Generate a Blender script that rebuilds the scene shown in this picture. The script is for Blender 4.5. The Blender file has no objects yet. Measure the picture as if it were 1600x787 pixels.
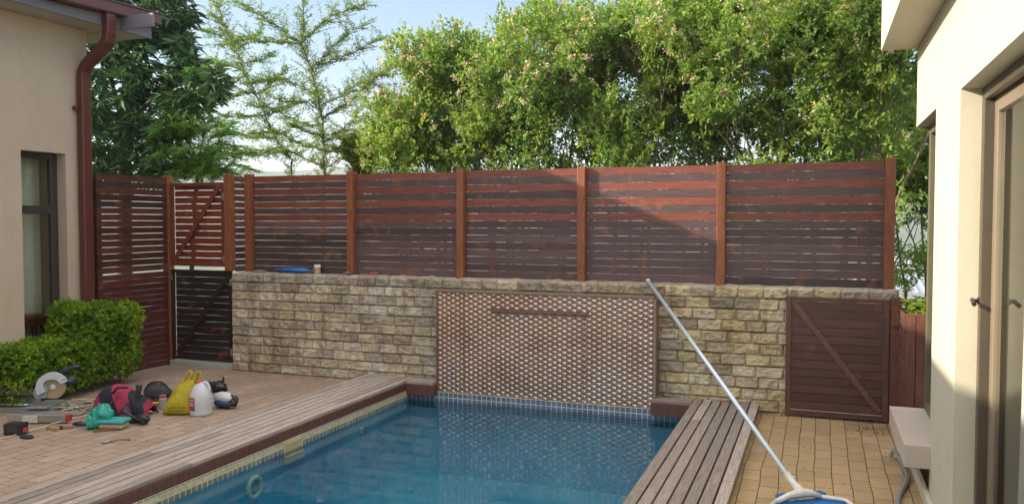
import bpy, math, random
import numpy as np
from mathutils import Vector, Matrix, noise
random.seed(7); rng = np.random.default_rng(7)
S = bpy.context.scene
R = math.radians
# ---------------------------------------------------------------- camera, sky, sun, exposure
YAW, PITCH, H = 20.57, 2.18, 1.6
cam = bpy.data.cameras.new('camera'); camo = bpy.data.objects.new('camera', cam)
S.collection.objects.link(camo); S.camera = camo
camo.location = (0, 0, H); camo.rotation_euler = (R(90 - PITCH), 0, R(YAW))
cam.sensor_width = 36; cam.lens = 1274 / 1600 * 36; cam.clip_start = .05; cam.clip_end = 20000
SUN_EL = 20.1; SUN_AZ = math.atan2(-2, -1)          # azimuth from +Y towards +X
sdir = Vector((math.sin(SUN_AZ) * math.cos(R(SUN_EL)), math.cos(SUN_AZ) * math.cos(R(SUN_EL)), math.sin(R(SUN_EL))))
W = bpy.data.worlds.new('World'); S.world = W; W.use_nodes = True
wn = W.node_tree.nodes; wl = W.node_tree.links
sky = wn.new('ShaderNodeTexSky'); sky.sky_type = 'NISHITA'; sky.sun_disc = False
sky.sun_elevation = R(SUN_EL); sky.sun_rotation = SUN_AZ; sky.dust_density = 1.6; sky.air_density = 1.0; sky.ozone_density = 1.8
bg = wn['Background']; bg.inputs[1].default_value = .108
# unseen bright broken cloud, added high above the view to lift the shade
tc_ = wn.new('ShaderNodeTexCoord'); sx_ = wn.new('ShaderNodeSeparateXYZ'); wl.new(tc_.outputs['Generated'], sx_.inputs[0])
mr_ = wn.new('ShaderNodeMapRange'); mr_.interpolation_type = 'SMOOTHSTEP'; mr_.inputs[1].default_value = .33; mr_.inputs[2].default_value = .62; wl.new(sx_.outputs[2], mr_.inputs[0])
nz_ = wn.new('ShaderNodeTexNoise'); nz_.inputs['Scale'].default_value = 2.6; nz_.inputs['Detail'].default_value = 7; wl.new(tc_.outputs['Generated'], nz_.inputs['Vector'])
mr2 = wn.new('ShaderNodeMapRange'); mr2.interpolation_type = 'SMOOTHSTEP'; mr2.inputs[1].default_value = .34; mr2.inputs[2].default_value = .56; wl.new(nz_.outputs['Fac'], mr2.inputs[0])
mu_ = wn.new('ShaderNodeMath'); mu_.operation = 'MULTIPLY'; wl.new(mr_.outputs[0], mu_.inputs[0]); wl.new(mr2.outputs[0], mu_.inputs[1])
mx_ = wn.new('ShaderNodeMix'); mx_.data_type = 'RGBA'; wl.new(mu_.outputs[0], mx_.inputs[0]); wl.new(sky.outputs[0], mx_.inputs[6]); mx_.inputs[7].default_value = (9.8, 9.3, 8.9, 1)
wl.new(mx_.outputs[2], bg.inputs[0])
sl = bpy.data.lights.new('sun', 'SUN'); so = bpy.data.objects.new('sun', sl); S.collection.objects.link(so)
sl.energy = 4.5; sl.angle = R(.5); sl.color = (1, .88, .70)
so.rotation_euler = sdir.to_track_quat('Z', 'Y').to_euler(); so.location = (-8, -4, 8)
S.view_settings.view_transform = 'Standard'; S.view_settings.look = 'None'
S.view_settings.gamma = 1; S.view_settings.use_curve_mapping = False
S.view_settings.exposure = 1.25
S.cycles.max_bounces = 8; S.cycles.volume_bounces = 2; S.cycles.transparent_max_bounces = 24
S.cycles.caustics_reflective = False; S.cycles.caustics_refractive = False
C = S.collection

# ---------------------------------------------------------------- image-measure helpers (places real points on known planes)
th, pp, FF = R(YAW), R(PITCH), 1274.
vF = Vector((-math.sin(th) * math.cos(pp), math.cos(th) * math.cos(pp), -math.sin(pp)))
vR = Vector((math.cos(th), math.sin(th), 0)); vU = vR.cross(vF)
def ray(x, y): return vF + vR * (x - 800) / FF - vU * (y - 393.5) / FF
def onz(x, y, z=0): r = ray(x, y); return Vector((0, 0, H)) + r * ((z - H) / r.z)
def ony(x, y, Y): r = ray(x, y); return Vector((0, 0, H)) + r * (Y / r.y)
def onx(x, y, X): r = ray(x, y); return Vector((0, 0, H)) + r * (X / r.x)

# ---------------------------------------------------------------- materials
def srgb(r, g, b):
    f = lambda c: (c / 255 / 12.92) if c / 255 <= .04045 else ((c / 255 + .055) / 1.055) ** 2.4
    return (f(r), f(g), f(b))
class MT:
    def __init__(s, name):
        s.m = bpy.data.materials.new(name); s.m.use_nodes = True
        s.n = s.m.node_tree.nodes; s.l = s.m.node_tree.links; s.p = s.n['Principled BSDF']; s.out = s.n['Material Output']
    def new(s, t, **k):
        q = s.n.new(t)
        for a, b in k.items(): setattr(q, a, b)
        return q
    def link(s, a, b): s.l.new(a, b)
    def coord(s, kind='Object', scale=(1, 1, 1)):
        t = s.new('ShaderNodeTexCoord'); m = s.new('ShaderNodeMapping'); m.inputs['Scale'].default_value = scale
        s.link(t.outputs[kind], m.inputs[0]); return m.outputs[0]
    def noise(s, vec, scale, detail=4, rough=.55):
        q = s.new('ShaderNodeTexNoise'); q.inputs['Scale'].default_value = scale
        q.inputs['Detail'].default_value = detail; q.inputs['Roughness'].default_value = rough
        s.link(vec, q.inputs['Vector']); return q.outputs['Fac']
    def ramp(s, fac, pts):
        q = s.new('ShaderNodeValToRGB'); e = q.color_ramp.elements
        while len(e) < len(pts): e.new(.5)
        for el, (p, c) in zip(e, pts):
            el.position = p; el.color = (*c, 1) if not isinstance(c, (int, float)) else (c, c, c, 1)
        s.link(fac, q.inputs[0]); return q.outputs[0]
    def mix(s, a, b, fac=1., mode='MULTIPLY'):
        q = s.new('ShaderNodeMix', data_type='RGBA', blend_type=mode)
        for sock, v in ((q.inputs[0], fac), (q.inputs[6], a), (q.inputs[7], b)):
            if isinstance(v, (int, float)) and sock != q.inputs[0]: v = (v, v, v)
            if isinstance(v, (int, float)): sock.default_value = v
            elif isinstance(v, tuple): sock.default_value = (*v, 1)
            else: s.link(v, sock)
        return q.outputs[2]
    def attr(s, name='Col'):
        q = s.new('ShaderNodeAttribute'); q.attribute_name = name; return q.outputs['Color']
    def bump(s, h, strength=.3, dist=.01):
        b = s.new('ShaderNodeBump'); b.inputs['Strength'].default_value = strength; b.inputs['Distance'].default_value = dist
        s.link(h, b.inputs['Height']); s.link(b.outputs[0], s.p.inputs['Normal']); return b
    def set(s, color=None, rough=.5, metal=0., spec=None):
        if color is not None:
            if isinstance(color, tuple): s.p.inputs['Base Color'].default_value = (*color, 1)
            else: s.link(color, s.p.inputs['Base Color'])
        if isinstance(rough, (int, float)): s.p.inputs['Roughness'].default_value = rough
        else: s.link(rough, s.p.inputs['Roughness'])
        s.p.inputs['Metallic'].default_value = metal
        if spec is not None: s.p.inputs['Specular IOR Level'].default_value = spec
        return s.m
def simple(name, col, rough=.5, metal=0., var=.25, nscale=12, bump=0., spec=None):
    t = MT(name); v = t.coord(); n = t.noise(v, nscale)
    c = t.mix(col, t.ramp(n, [(.25, 1 - var), (.75, 1.)]), 1.)
    if bump: t.bump(t.noise(v, nscale * 6, 6), bump, .004)
    return t.set(c, rough, metal, spec)
def wood(name, stretch, rough=.42, spec=.5, wear=.5, bump=.25):
    t = MT(name); v = t.coord('Object', stretch); n = t.noise(v, 3, 6, .65)
    fine = t.noise(v, 14, 5, .7)
    v2 = t.coord('Object', (1, 1, 1)); big = t.noise(v2, 5.5, 3)
    c = t.mix(t.attr(), t.ramp(n, [(.25, .45), (.5, .9), (.75, 1.45)]), .9)
    c = t.mix(c, t.ramp(fine, [(.3, .65), (.65, 1.15)]), .7)
    patch = t.ramp(t.noise(t.coord('Object', (1, 1, 2.2) if name != 'fence_slat_wood' else (1, 1, 1)), 7.5, 4, .6), [(.57, 0.), (.68, 1.)])
    c = t.mix(c, (.27, .085, .035), t.mix(patch, wear, 1.), 'MIX') if wear else c
    t.bump(n, bump, .003)
    return t.set(c, rough, 0, spec)
def attrmat(name, rough=.5, var=.2, nscale=20, metal=0., spec=None, bump=0.):
    t = MT(name); v = t.coord(); c = t.mix(t.attr(), t.ramp(t.noise(v, nscale), [(.25, 1 - var), (.75, 1.)]), 1.)
    if bump: t.bump(t.noise(v, nscale * 4, 5), bump, .004)
    return t.set(c, rough, metal, spec)
def leafmat(name, trans=.35, rough=.45):
    t = MT(name); a = t.attr(); t.set(a, rough, 0, .35)
    tr = t.new('ShaderNodeBsdfTranslucent'); t.link(t.mix(a, (1.25, 1.3, .7), 1.), tr.inputs[0])
    mx = t.new('ShaderNodeMixShader'); mx.inputs[0].default_value = trans
    t.link(t.p.outputs[0], mx.inputs[1]); t.link(tr.outputs[0], mx.inputs[2]); t.link(mx.outputs[0], t.out.inputs[0]); return t.m

M = {}
M['slat'] = wood('fence_slat_wood', (2.2, 30, 30), .40, .5, .5)
M['slat_y'] = wood('fence_slat_wood_side', (30, 2.2, 30), .36, .5, .3)
M['post'] = wood('fence_post_wood', (30, 30, 2.5), .45, .4, .2)
M['deck_y'] = wood('weathered_deck_wood', (45, 1.8, 45), .8, .2, .0, .5)
M['deck_x'] = wood('weathered_deck_wood_cross', (1.8, 45, 45), .8, .2, .0, .5)
def plaster(name, col):
    t = MT(name); v = t.coord()
    c = t.mix(col, t.ramp(t.noise(v, 1.2, 7, .7), [(.3, .88), (.7, 1.04)]), 1.)
    c = t.mix(c, t.ramp(t.noise(t.coord('Object', (5, 5, .7)), 1.5, 6, .7), [(.56, (1., 1., 1.)), (.78, (.84, .80, .74))]), .8)
    t.bump(t.noise(v, 38, 8, .7), .3, .006); return t.set(c, .85, 0, .2)
M['plaster_left'] = plaster('beige_plaster', (.50, .40, .31))
M['plaster_right'] = plaster('cream_plaster', (.54, .505, .40))
M['sill'] = plaster('painted_sill', (.50, .43, .36))
M['fascia'] = simple('grey_fascia_paint', (.17, .16, .18), .5, 0, .15, 3)
M['soffit'] = simple('soffit_paint', (.45, .40, .33), .8, 0, .1, 3)
M['gutter'] = simple('brown_gutter_paint', (.115, .032, .024), .28, 0, .2, 5)
M['winframe'] = simple('dark_window_frame', (.045, .037, .033), .4, 0, .15, 6)
M['doorframe'] = simple('bronze_door_frame', (.10, .078, .055), .4, .2, .2, 5)
M['doorsash'] = simple('bronze_door_sash', (.26, .21, .15), .4, .2, .15, 5)
M['hardware'] = simple('galvanised_hardware', (.30, .27, .23), .5, .6, .3, 40)
M['black'] = simple('black_plastic', (.018, .018, .02), .4, 0, .3, 30)
M['blackfab'] = simple('black_fabric', (.016, .017, .024), .8, 0, .4, 40, .3)
M['curtain'] = simple('curtain_cloth', (.70, .70, .66), .9, 0, .08, 4)
M['room'] = simple('room_wall', (.42, .43, .36), .9, 0, .1, 2)
M['brownwood'] = simple('stained_table_wood', (.20, .075, .025), .4, 0, .35, 18)
M['concrete'] = simple('pale_concrete', (.38, .38, .34), .85, 0, .2, 8, .2)
M['attr'] = attrmat('painted_pieces', .45)
M['attr_rough'] = attrmat('cloth_pieces', .85, .35, 30, bump=.3)
M['metal'] = simple('brushed_aluminium', (.55, .56, .58), .32, .9, .2, 30)
M['pole'] = simple('anodised_pole', (.62, .72, .80), .35, .4, .1, 10)
M['whiteplastic'] = simple('white_plastic', (.72, .70, .62), .4, 0, .18, 25)
M['bark'] = simple('tree_bark', (.10, .075, .05), .9, 0, .5, 25, .4)
M['bark_pale'] = simple('pale_tree_bark', (.20, .15, .10), .9, 0, .45, 25, .4)
M['leaf'] = leafmat('shrub_leaf', .5); M['leaf_glossy'] = leafmat('glossy_leaf', .2, .3); M['leaf_fine'] = leafmat('feathery_leaf', .5, .6)

# glass
def glassmat(name, tint, ior=1.5):
    t = MT(name); tr = t.new('ShaderNodeBsdfTransparent'); tr.inputs[0].default_value = (*tint, 1)
    gl = t.new('ShaderNodeBsdfGlossy'); gl.inputs['Roughness'].default_value = .01
    fr = t.new('ShaderNodeFresnel'); fr.inputs[0].default_value = ior
    mx = t.new('ShaderNodeMixShader'); t.link(fr.outputs[0], mx.inputs[0]); t.link(tr.outputs[0], mx.inputs[1]); t.link(gl.outputs[0], mx.inputs[2])
    t.link(mx.outputs[0], t.out.inputs[0]); return t.m
M['glass'] = glassmat('window_glass', (.88, .92, .90), 1.35)
def watermat():
    t = MT('pool_water'); v = t.coord()
    n1 = t.noise(v, 13, 2, .5); n2 = t.noise(v, 2.2, 2, .5)
    b = t.new('ShaderNodeBump'); b.inputs['Strength'].default_value = .12; b.inputs['Distance'].default_value = .004; t.link(n1, b.inputs['Height'])
    b2 = t.new('ShaderNodeBump'); b2.inputs['Strength'].default_value = .10; b2.inputs['Distance'].default_value = .02; t.link(n2, b2.inputs['Height']); t.link(b.outputs[0], b2.inputs['Normal'])
    tr = t.new('ShaderNodeBsdfTransparent'); tr.inputs[0].default_value = (.84, .97, .99, 1)
    gl = t.new('ShaderNodeBsdfGlossy'); gl.inputs['Roughness'].default_value = .015; t.link(b2.outputs[0], gl.inputs['Normal'])
    fr = t.new('ShaderNodeFresnel'); fr.inputs[0].default_value = 1.6; t.link(b2.outputs[0], fr.inputs['Normal'])
    mx = t.new('ShaderNodeMixShader'); t.link(fr.outputs[0], mx.inputs[0]); t.link(tr.outputs[0], mx.inputs[1]); t.link(gl.outputs[0], mx.inputs[2])
    t.link(mx.outputs[0], t.out.inputs[0])
    sc = t.new('ShaderNodeVolumeScatter'); sc.inputs['Color'].default_value = (.08, .62, .84, 1); sc.inputs['Density'].default_value = .40
    ab = t.new('ShaderNodeVolumeAbsorption'); ab.inputs['Color'].default_value = (.25, .80, .95, 1); ab.inputs['Density'].default_value = .30
    ad = t.new('ShaderNodeAddShader'); t.link(sc.outputs[0], ad.inputs[0]); t.link(ab.outputs[0], ad.inputs[1]); t.link(ad.outputs[0], t.out.inputs['Volume']); return t.m
M['water'] = watermat()
def tilemat(name, axes, tile, grout, ph=(0, 0)):
    t = MT(name); tc = t.new('ShaderNodeTexCoord'); sp = t.new('ShaderNodeSeparateXYZ'); cb = t.new('ShaderNodeCombineXYZ')
    t.link(tc.outputs['Object'], sp.inputs[0]); t.link(sp.outputs[axes[0]], cb.inputs[0]); t.link(sp.outputs[axes[1]], cb.inputs[1])
    m = t.new('ShaderNodeMapping'); m.inputs['Location'].default_value = (ph[0], ph[1], 0); t.link(cb.outputs[0], m.inputs[0])
    br = t.new('ShaderNodeTexBrick'); br.offset = 0; br.squash = 1
    br.inputs['Scale'].default_value = 1; br.inputs['Brick Width'].default_value = .0485; br.inputs['Row Height'].default_value = .0485
    br.inputs['Mortar Size'].default_value = .0032; br.inputs['Mortar Smooth'].default_value = .1
    br.inputs['Color1'].default_value = (*tile, 1); br.inputs['Color2'].default_value = (*[c * .7 for c in tile], 1); br.inputs['Mortar'].default_value = (*grout, 1)
    t.link(m.outputs[0], br.inputs[0])
    c = t.mix(br.outputs[0], t.ramp(t.noise(t.coord(), 7), [(.3, .75), (.7, 1.1)]), 1.)
    return t.set(c, .3, 0)
M['tile_back'] = tilemat('pool_tile_back', (0, 2), (.13, .17, .26), (.62, .62, .58), (0, .0195))
M['tile_side'] = tilemat('pool_tile_side', (1, 2), (.22, .24, .22), (.72, .66, .45), (0, .0195))
def poolmat():
    t = MT('pool_plaster'); v = t.coord()
    c = t.ramp(t.noise(v, 1.5, 6, .66), [(.3, (.02, .24, .42)), (.5, (.04, .42, .60)), (.68, (.14, .62, .72))])
    t.bump(t.noise(v, 9, 5), .3, .01); return t.set(c, .7)
M['pool'] = poolmat()

def pavermat(name, c1, c2, mortar, rotate=True, wob=.012):
    t = MT(name); tc = t.new('ShaderNodeTexCoord')
    nz = t.new('ShaderNodeTexNoise'); nz.inputs['Scale'].default_value = 1.7; nz.inputs['Detail'].default_value = 2
    t.link(tc.outputs['Object'], nz.inputs['Vector'])
    sub = t.new('ShaderNodeVectorMath', operation='SUBTRACT'); sub.inputs[1].default_value = (.5, .5, .5); t.link(nz.outputs['Color'], sub.inputs[0])
    sc = t.new('ShaderNodeVectorMath', operation='SCALE'); sc.inputs['Scale'].default_value = wob * 2.5; t.link(sub.outputs[0], sc.inputs[0])
    ad = t.new('ShaderNodeVectorMath', operation='ADD'); t.link(tc.outputs['Object'], ad.inputs[0]); t.link(sc.outputs[0], ad.inputs[1])
    m = t.new('ShaderNodeMapping'); m.inputs['Rotation'].default_value = (0, 0, R(90) if rotate else 0); t.link(ad.outputs[0], m.inputs[0])
    br = t.new('ShaderNodeTexBrick'); br.offset = .5; br.inputs['Scale'].default_value = 1
    br.inputs['Brick Width'].default_value = .212; br.inputs['Row Height'].default_value = .106
    br.inputs['Mortar Size'].default_value = .0028; br.inputs['Mortar Smooth'].default_value = .35; br.inputs['Bias'].default_value = -.1
    br.inputs['Color1'].default_value = (*c1, 1); br.inputs['Color2'].default_value = (*c2, 1); br.inputs['Mortar'].default_value = (*mortar, 1)
    t.link(m.outputs[0], br.inputs[0])
    v = t.coord()
    c = t.mix(br.outputs[0], t.ramp(t.noise(v, .9, 6, .6), [(.3, .78), (.7, 1.08)]), 1.)
    c = t.mix(c, t.ramp(t.noise(v, 60, 4), [(.3, .86), (.7, 1.08)]), 1.)
    c = t.mix(c, t.ramp(t.noise(v, 7, 5, .7), [(.55, 1.), (.75, .78)]), .8)
    inv = t.new('ShaderNodeMath', operation='SUBTRACT'); inv.inputs[0].default_value = 1; t.link(br.outputs['Fac'], inv.inputs[1])
    b1 = t.new('ShaderNodeBump'); b1.inputs['Strength'].default_value = .15; b1.inputs['Distance'].default_value = .01; t.link(t.noise(v, 25, 6), b1.inputs['Height'])
    b = t.new('ShaderNodeBump'); b.inputs['Strength'].default_value = .8; b.inputs['Distance'].default_value = .006
    t.link(inv.outputs[0], b.inputs['Height']); t.link(b1.outputs[0], b.inputs['Normal']); t.link(b.outputs[0], t.p.inputs['Normal'])
    return t.set(c, .8, 0, .25)
M['pave_left'] = pavermat('pinkish_clay_pavers', (.40, .295, .22), (.32, .235, .175), (.11, .08, .06))
M['pave_right'] = pavermat('yellow_clay_pavers', (.46, .32, .17), (.37, .26, .145), (.08, .055, .035), wob=.016)

def stonemat():
    t = MT('split_face_stone'); v = t.coord()
    c = t.mix(t.attr(), t.ramp(t.noise(v, 9, 8, .7), [(.25, .65), (.5, .95), (.75, 1.2)]), .9)
    c = t.mix(c, t.ramp(t.noise(v, 60, 5), [(.3, .75), (.7, 1.15)]), .7)
    vs = t.coord('Object', (6, 6, 1.2))
    c = t.mix(c, t.ramp(t.noise(vs, 1.4, 5, .65), [(.52, (1., 1., 1.)), (.72, (.42, .36, .30))]), .75)
    c = t.mix(c, t.ramp(t.noise(v, 2.3, 4, .6), [(.42, (1., 1., 1.)), (.7, (.72, .66, .58))]), .8)
    t.bump(t.noise(v, 45, 8, .7), .7, .012); return t.set(c, .9, 0, .2)
M['stone'] = stonemat()
def panelmat():
    t = MT('bronze_pressed_metal'); v = t.coord()
    c = t.ramp(t.noise(v, 3, 5), [(.3, (.36, .235, .175)), (.55, (.50, .35, .27)), (.75, (.42, .35, .33))])
    return t.set(c, t.ramp(t.noise(v, 40, 4), [(.3, .27), (.7, .40)]), .82)
M['panel'] = panelmat()

# ---------------------------------------------------------------- mesh helpers
class MB:
    def __init__(s): s.v = []; s.f = []; s.c = []; s.m = []
    def add(s, vs, fs, col=(.5, .5, .5), mi=0):
        o = len(s.v); s.v += [tuple(p) for p in vs]
        for f in fs: s.f.append(tuple(i + o for i in f)); s.c.append(col); s.m.append(mi)
        return s
    def box(s, a, b, col=(.5, .5, .5), mi=0, mat=None):
        x0, y0, z0 = a; x1, y1, z1 = b
        vs = [Vector(p) for p in ((x0, y0, z0), (x1, y0, z0), (x1, y1, z0), (x0, y1, z0), (x0, y0, z1), (x1, y0, z1), (x1, y1, z1), (x0, y1, z1))]
        if mat is not None: vs = [mat @ p for p in vs]
        return s.add(vs, [(0, 3, 2, 1), (4, 5, 6, 7), (0, 1, 5, 4), (1, 2, 6, 5), (2, 3, 7, 6), (3, 0, 4, 7)], col, mi)
    def beam(s, p, q, w, h, col=(.5, .5, .5), mi=0, up=(0, 0, 1)):
        p, q = Vector(p), Vector(q); d = (q - p).normalized(); u = Vector(up)
        r = d.cross(u).normalized(); u = r.cross(d)
        vs = [e + r * sx * w / 2 + u * sz * h / 2 for e in (p, q) for sx, sz in ((-1, -1), (1, -1), (1, 1), (-1, 1))]
        return s.add(vs, [(0, 1, 2, 3), (7, 6, 5, 4), (0, 4, 5, 1), (1, 5, 6, 2), (2, 6, 7, 3), (3, 7, 4, 0)], col, mi)
    def tube(s, pts, rad, n=8, col=(.5, .5, .5), mi=0, sq=1., cap=True):
        pts = [Vector(p) for p in pts]; N = len(pts)
        if isinstance(rad, (int, float)): rad = [rad] * N
        if len(rad) != N: rad = list(np.interp(np.linspace(0, 1, N), np.linspace(0, 1, len(rad)), rad))
        o = len(s.v); prev = None
        for i, p in enumerate(pts):
            d = (pts[min(i + 1, N - 1)] - pts[max(i - 1, 0)])
            d = d.normalized() if d.length > 1e-9 else Vector((0, 0, 1))
            if prev is None:
                a = Vector((0, 0, 1)) if abs(d.z) < .9 else Vector((1, 0, 0)); r = d.cross(a).normalized()
            else:
                r = (prev - d * prev.dot(d)); r = r.normalized() if r.length > 1e-6 else d.orthogonal().normalized()
            prev = r; u = r.cross(d)
            for k in range(n):
                a = 2 * math.pi * k / n; s.v.append(tuple(p + (r * math.cos(a) + u * math.sin(a) * sq) * rad[i]))
        for i in range(N - 1):
            for k in range(n):
                k2 = (k + 1) % n; s.f.append((o + i * n + k, o + i * n + k2, o + (i + 1) * n + k2, o + (i + 1) * n + k)); s.c.append(col); s.m.append(mi)
        if cap:
            s.f.append(tuple(o + k for k in range(n))[::-1]); s.c.append(col); s.m.append(mi)
            s.f.append(tuple(o + (N - 1) * n + k for k in range(n))); s.c.append(col); s.m.append(mi)
        return s
    def lathe(s, prof, n=20, col=(.5, .5, .5), mi=0, o=(0, 0, 0), sx=1, sy=1, mat=None):
        b = len(s.v)
        for r, z in prof:
            for k in range(n):
                a = 2 * math.pi * k / n; p = Vector((o[0] + r * math.cos(a) * sx, o[1] + r * math.sin(a) * sy, o[2] + z))
                s.v.append(tuple(mat @ p if mat is not None else p))
        for i in range(len(prof) - 1):
            for k in range(n):
                k2 = (k + 1) % n; s.f.append((b + i * n + k, b + i * n + k2, b + (i + 1) * n + k2, b + (i + 1) * n + k)); s.c.append(col); s.m.append(mi)
        s.f.append(tuple(b + k for k in range(n))[::-1]); s.c.append(col); s.m.append(mi)
        s.f.append(tuple(b + (len(prof) - 1) * n + k for k in range(n))); s.c.append(col); s.m.append(mi)
        return s
    def blob(s, c, r, col=(.5, .5, .5), mi=0, n=(16, 10), amp=.12, fr=3., seed=0, flat=None):
        b = len(s.v); c = Vector(c); nu, nv = n
        for j in range(nv + 1):
            ph = math.pi * j / nv
            for i in range(nu):
                a = 2 * math.pi * i / nu; d = Vector((math.sin(ph) * math.cos(a), math.sin(ph) * math.sin(a), math.cos(ph)))
                k = 1 + amp * 2 * noise.noise(d * fr + Vector((seed * 7.1, seed * 3.3, 0)))
                p = Vector((d.x * r[0] * k, d.y * r[1] * k, d.z * r[2] * k)) + c
                if flat is not None and p.z < flat: p.z = flat
                s.v.append(tuple(p))
        for j in range(nv):
            for i in range(nu):
                i2 = (i + 1) % nu; s.f.append((b + j * nu + i, b + (j + 1) * nu + i, b + (j + 1) * nu + i2, b + j * nu + i2)); s.c.append(col); s.m.append(mi)
        return s
    def prism(s, pts, y0, y1, col=(.5, .5, .5), mi=0, mat=None):      # outline in x,z pushed from y0 to y1
        n = len(pts); vs = [Vector((x, y0, z)) for x, z in pts] + [Vector((x, y1, z)) for x, z in pts]
        if mat is not None: vs = [mat @ p for p in vs]
        fs = [tuple(range(n)), tuple(range(2 * n - 1, n - 1, -1))] + [(i, i + n, (i + 1) % n + n, (i + 1) % n) for i in range(n)]
        return s.add(vs, fs, col, mi)
    def build(s, name, mats, parent=None, smooth=False, bevel=0., seg=2, origin=None, world=True):
        me = bpy.data.meshes.new(name)
        o = bpy.data.objects.new(name, me); C.objects.link(o)
        off = Vector((0, 0, 0))
        if parent is not None:
            q_ = parent
            while q_ is not None: off = off + Vector(q_.location); q_ = q_.parent
        if origin is not None: off = Vector(origin); o.location = off
        vs = [tuple(Vector(p) - off) for p in s.v] if off.length > 0 else s.v
        me.from_pydata(vs, [], s.f)
        if not isinstance(mats, (list, tuple)): mats = [mats]
        for m in mats: me.materials.append(M[m] if isinstance(m, str) else m)
        if len(mats) > 1: me.polygons.foreach_set('material_index', s.m)
        ca = me.color_attributes.new('Col', 'FLOAT_COLOR', 'CORNER')
        arr = np.ones((len(me.loops), 4), np.float32); tot = np.array([len(f) for f in s.f]); arr[:, :3] = np.repeat(np.array(s.c, np.float32), tot, axis=0)
        ca.data.foreach_set('color', arr.ravel())
        if smooth: me.polygons.foreach_set('use_smooth', [True] * len(me.polygons))
        me.update()
        if parent is not None: o.parent = parent
        if bevel:
            b = o.modifiers.new('bevel', 'BEVEL'); b.width = bevel; b.segments = seg; b.limit_method = 'ANGLE'; b.angle_limit = R(40)
        return o
def tag(o, label=None, cat=None, group=None, kind=None):
    if label: o['label'] = label
    if cat: o['category'] = cat
    if group: o['group'] = group
    if kind: o['kind'] = kind
    return o
def empty(name, loc, label, cat, group=None, rz=0):
    o = bpy.data.objects.new(name, None); C.objects.link(o); o.location = loc; o.rotation_euler = (0, 0, rz); o.empty_display_size = .1
    return tag(o, label, cat, group)
def npmesh(name, V, F, col, mat, parent=None):       # V (n,3), F (m,4), col (n,3) per vertex
    off = np.array(parent.location) if parent is not None else np.zeros(3)
    V = V - off; me = bpy.data.meshes.new(name); k = F.shape[1]
    me.vertices.add(len(V)); me.vertices.foreach_set('co', V.astype(np.float32).ravel())
    me.loops.add(F.size); me.loops.foreach_set('vertex_index', F.astype(np.int32).ravel())
    me.polygons.add(len(F)); me.polygons.foreach_set('loop_start', np.arange(0, F.size, k, dtype=np.int32)); me.polygons.foreach_set('loop_total', np.full(len(F), k, np.int32))
    me.materials.append(M[mat]); me.update(calc_edges=True)
    ca = me.color_attributes.new('Col', 'FLOAT_COLOR', 'POINT'); arr = np.ones((len(V), 4), np.float32); arr[:, :3] = col; ca.data.foreach_set('color', arr.ravel())
    o = bpy.data.objects.new(name, me); C.objects.link(o)
    if parent is not None: o.parent = parent
    return o
def leafquads(P, D, L, Wd, col, up=.5):
    """P base points, D long axes, L lengths, Wd widths -> quad arrays (a leaf folded slightly along its rib)"""
    n = len(P); D = D / np.linalg.norm(D, axis=1, keepdims=True)
    Rn = rng.normal(size=(n, 3)); Rn[:, 2] += up * 2
    S_ = np.cross(D, Rn); S_ /= np.linalg.norm(S_, axis=1, keepdims=True) + 1e-9; N_ = np.cross(S_, D)
    L = L[:, None]; Wd = Wd[:, None]
    mid = P + D * L * .45
    V = np.stack([P, mid + S_ * Wd * .5 + N_ * Wd * .12, P + D * L - N_ * L * .1, mid - S_ * Wd * .5 + N_ * Wd * .12], 1).reshape(-1, 3)
    return V, np.arange(4 * n).reshape(n, 4), np.repeat(col, 4, axis=0)
def textmesh(name, txt, size, mat, parent, M_world):
    cu = bpy.data.curves.new(name, 'FONT'); cu.body = txt; cu.size = size; cu.extrude = .0005
    t_ = bpy.data.objects.new('t', cu); C.objects.link(t_); bpy.context.view_layer.update()
    me = bpy.data.meshes.new_from_object(t_); bpy.data.objects.remove(t_); me.materials.clear(); me.materials.append(M[mat])
    me.transform(Matrix.Translation(-Vector(parent.location)) @ M_world); o = bpy.data.objects.new(name, me); C.objects.link(o); o.parent = parent; return o
def struct(o, kind='structure'): o['kind'] = kind; return o
#@@STRUCT
# ================================================================ SETTING: terrain, paving, pool
def groundmat():
    t = MT('hillside_ground'); v = t.coord()
    c = t.ramp(t.noise(v, .02, 12, .75), [(.35, (.035, .055, .02)), (.5, (.06, .085, .03)), (.65, (.14, .14, .07)), (.8, (.03, .05, .02))])
    return t.set(c, .95, 0, .1)
M['ground'] = groundmat()
def terrain():
    nr, na = 90, 220; r0 = np.concatenate([[0, 4, 8.6], np.geomspace(10, 3600, nr - 3)]); V = []; F = []
    for r in r0:
        for k in range(na):
            a = 2 * math.pi * k / na; x, y = -3 + r * math.sin(a), 2.5 + r * math.cos(a)
            z = -2.3
            if r > 12: z -= 42 * (1 - math.exp(-(r - 12) / 190))
            if r > 250:
                q = min(1, (r - 250) / 950); q = q * q * (3 - 2 * q)
                n_ = noise.noise(Vector((math.sin(a) * 2.3, math.cos(a) * 2.3, .3))) + .5 * noise.noise(Vector((math.sin(a) * 7, math.cos(a) * 7, 3)))
                left = max(0, math.cos(a + .60)) ** 6
                z += q * (80 + 20 * n_ + 38 * left + 7 * noise.noise(Vector((x / 160, y / 160, 0))))
            elif r > 60: z += 3 * noise.noise(Vector((x / 60, y / 60, 0)))
            V.append((x, y, z))
    for i in range(len(r0) - 1):
        for k in range(na):
            k2 = (k + 1) % na; F.append((i * na + k, (i + 1) * na + k, (i + 1) * na + k2, i * na + k2))
    mb = MB(); mb.v = V; mb.f = F; mb.c = [(.5, .5, .5)] * len(F); mb.m = [0] * len(F)
    return struct(mb.build('ground', 'ground', smooth=True))
terrain()
PX0, PX1, PY0, PY1, WZ = -3.66, -.985, .4, 6.95, -.105
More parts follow.
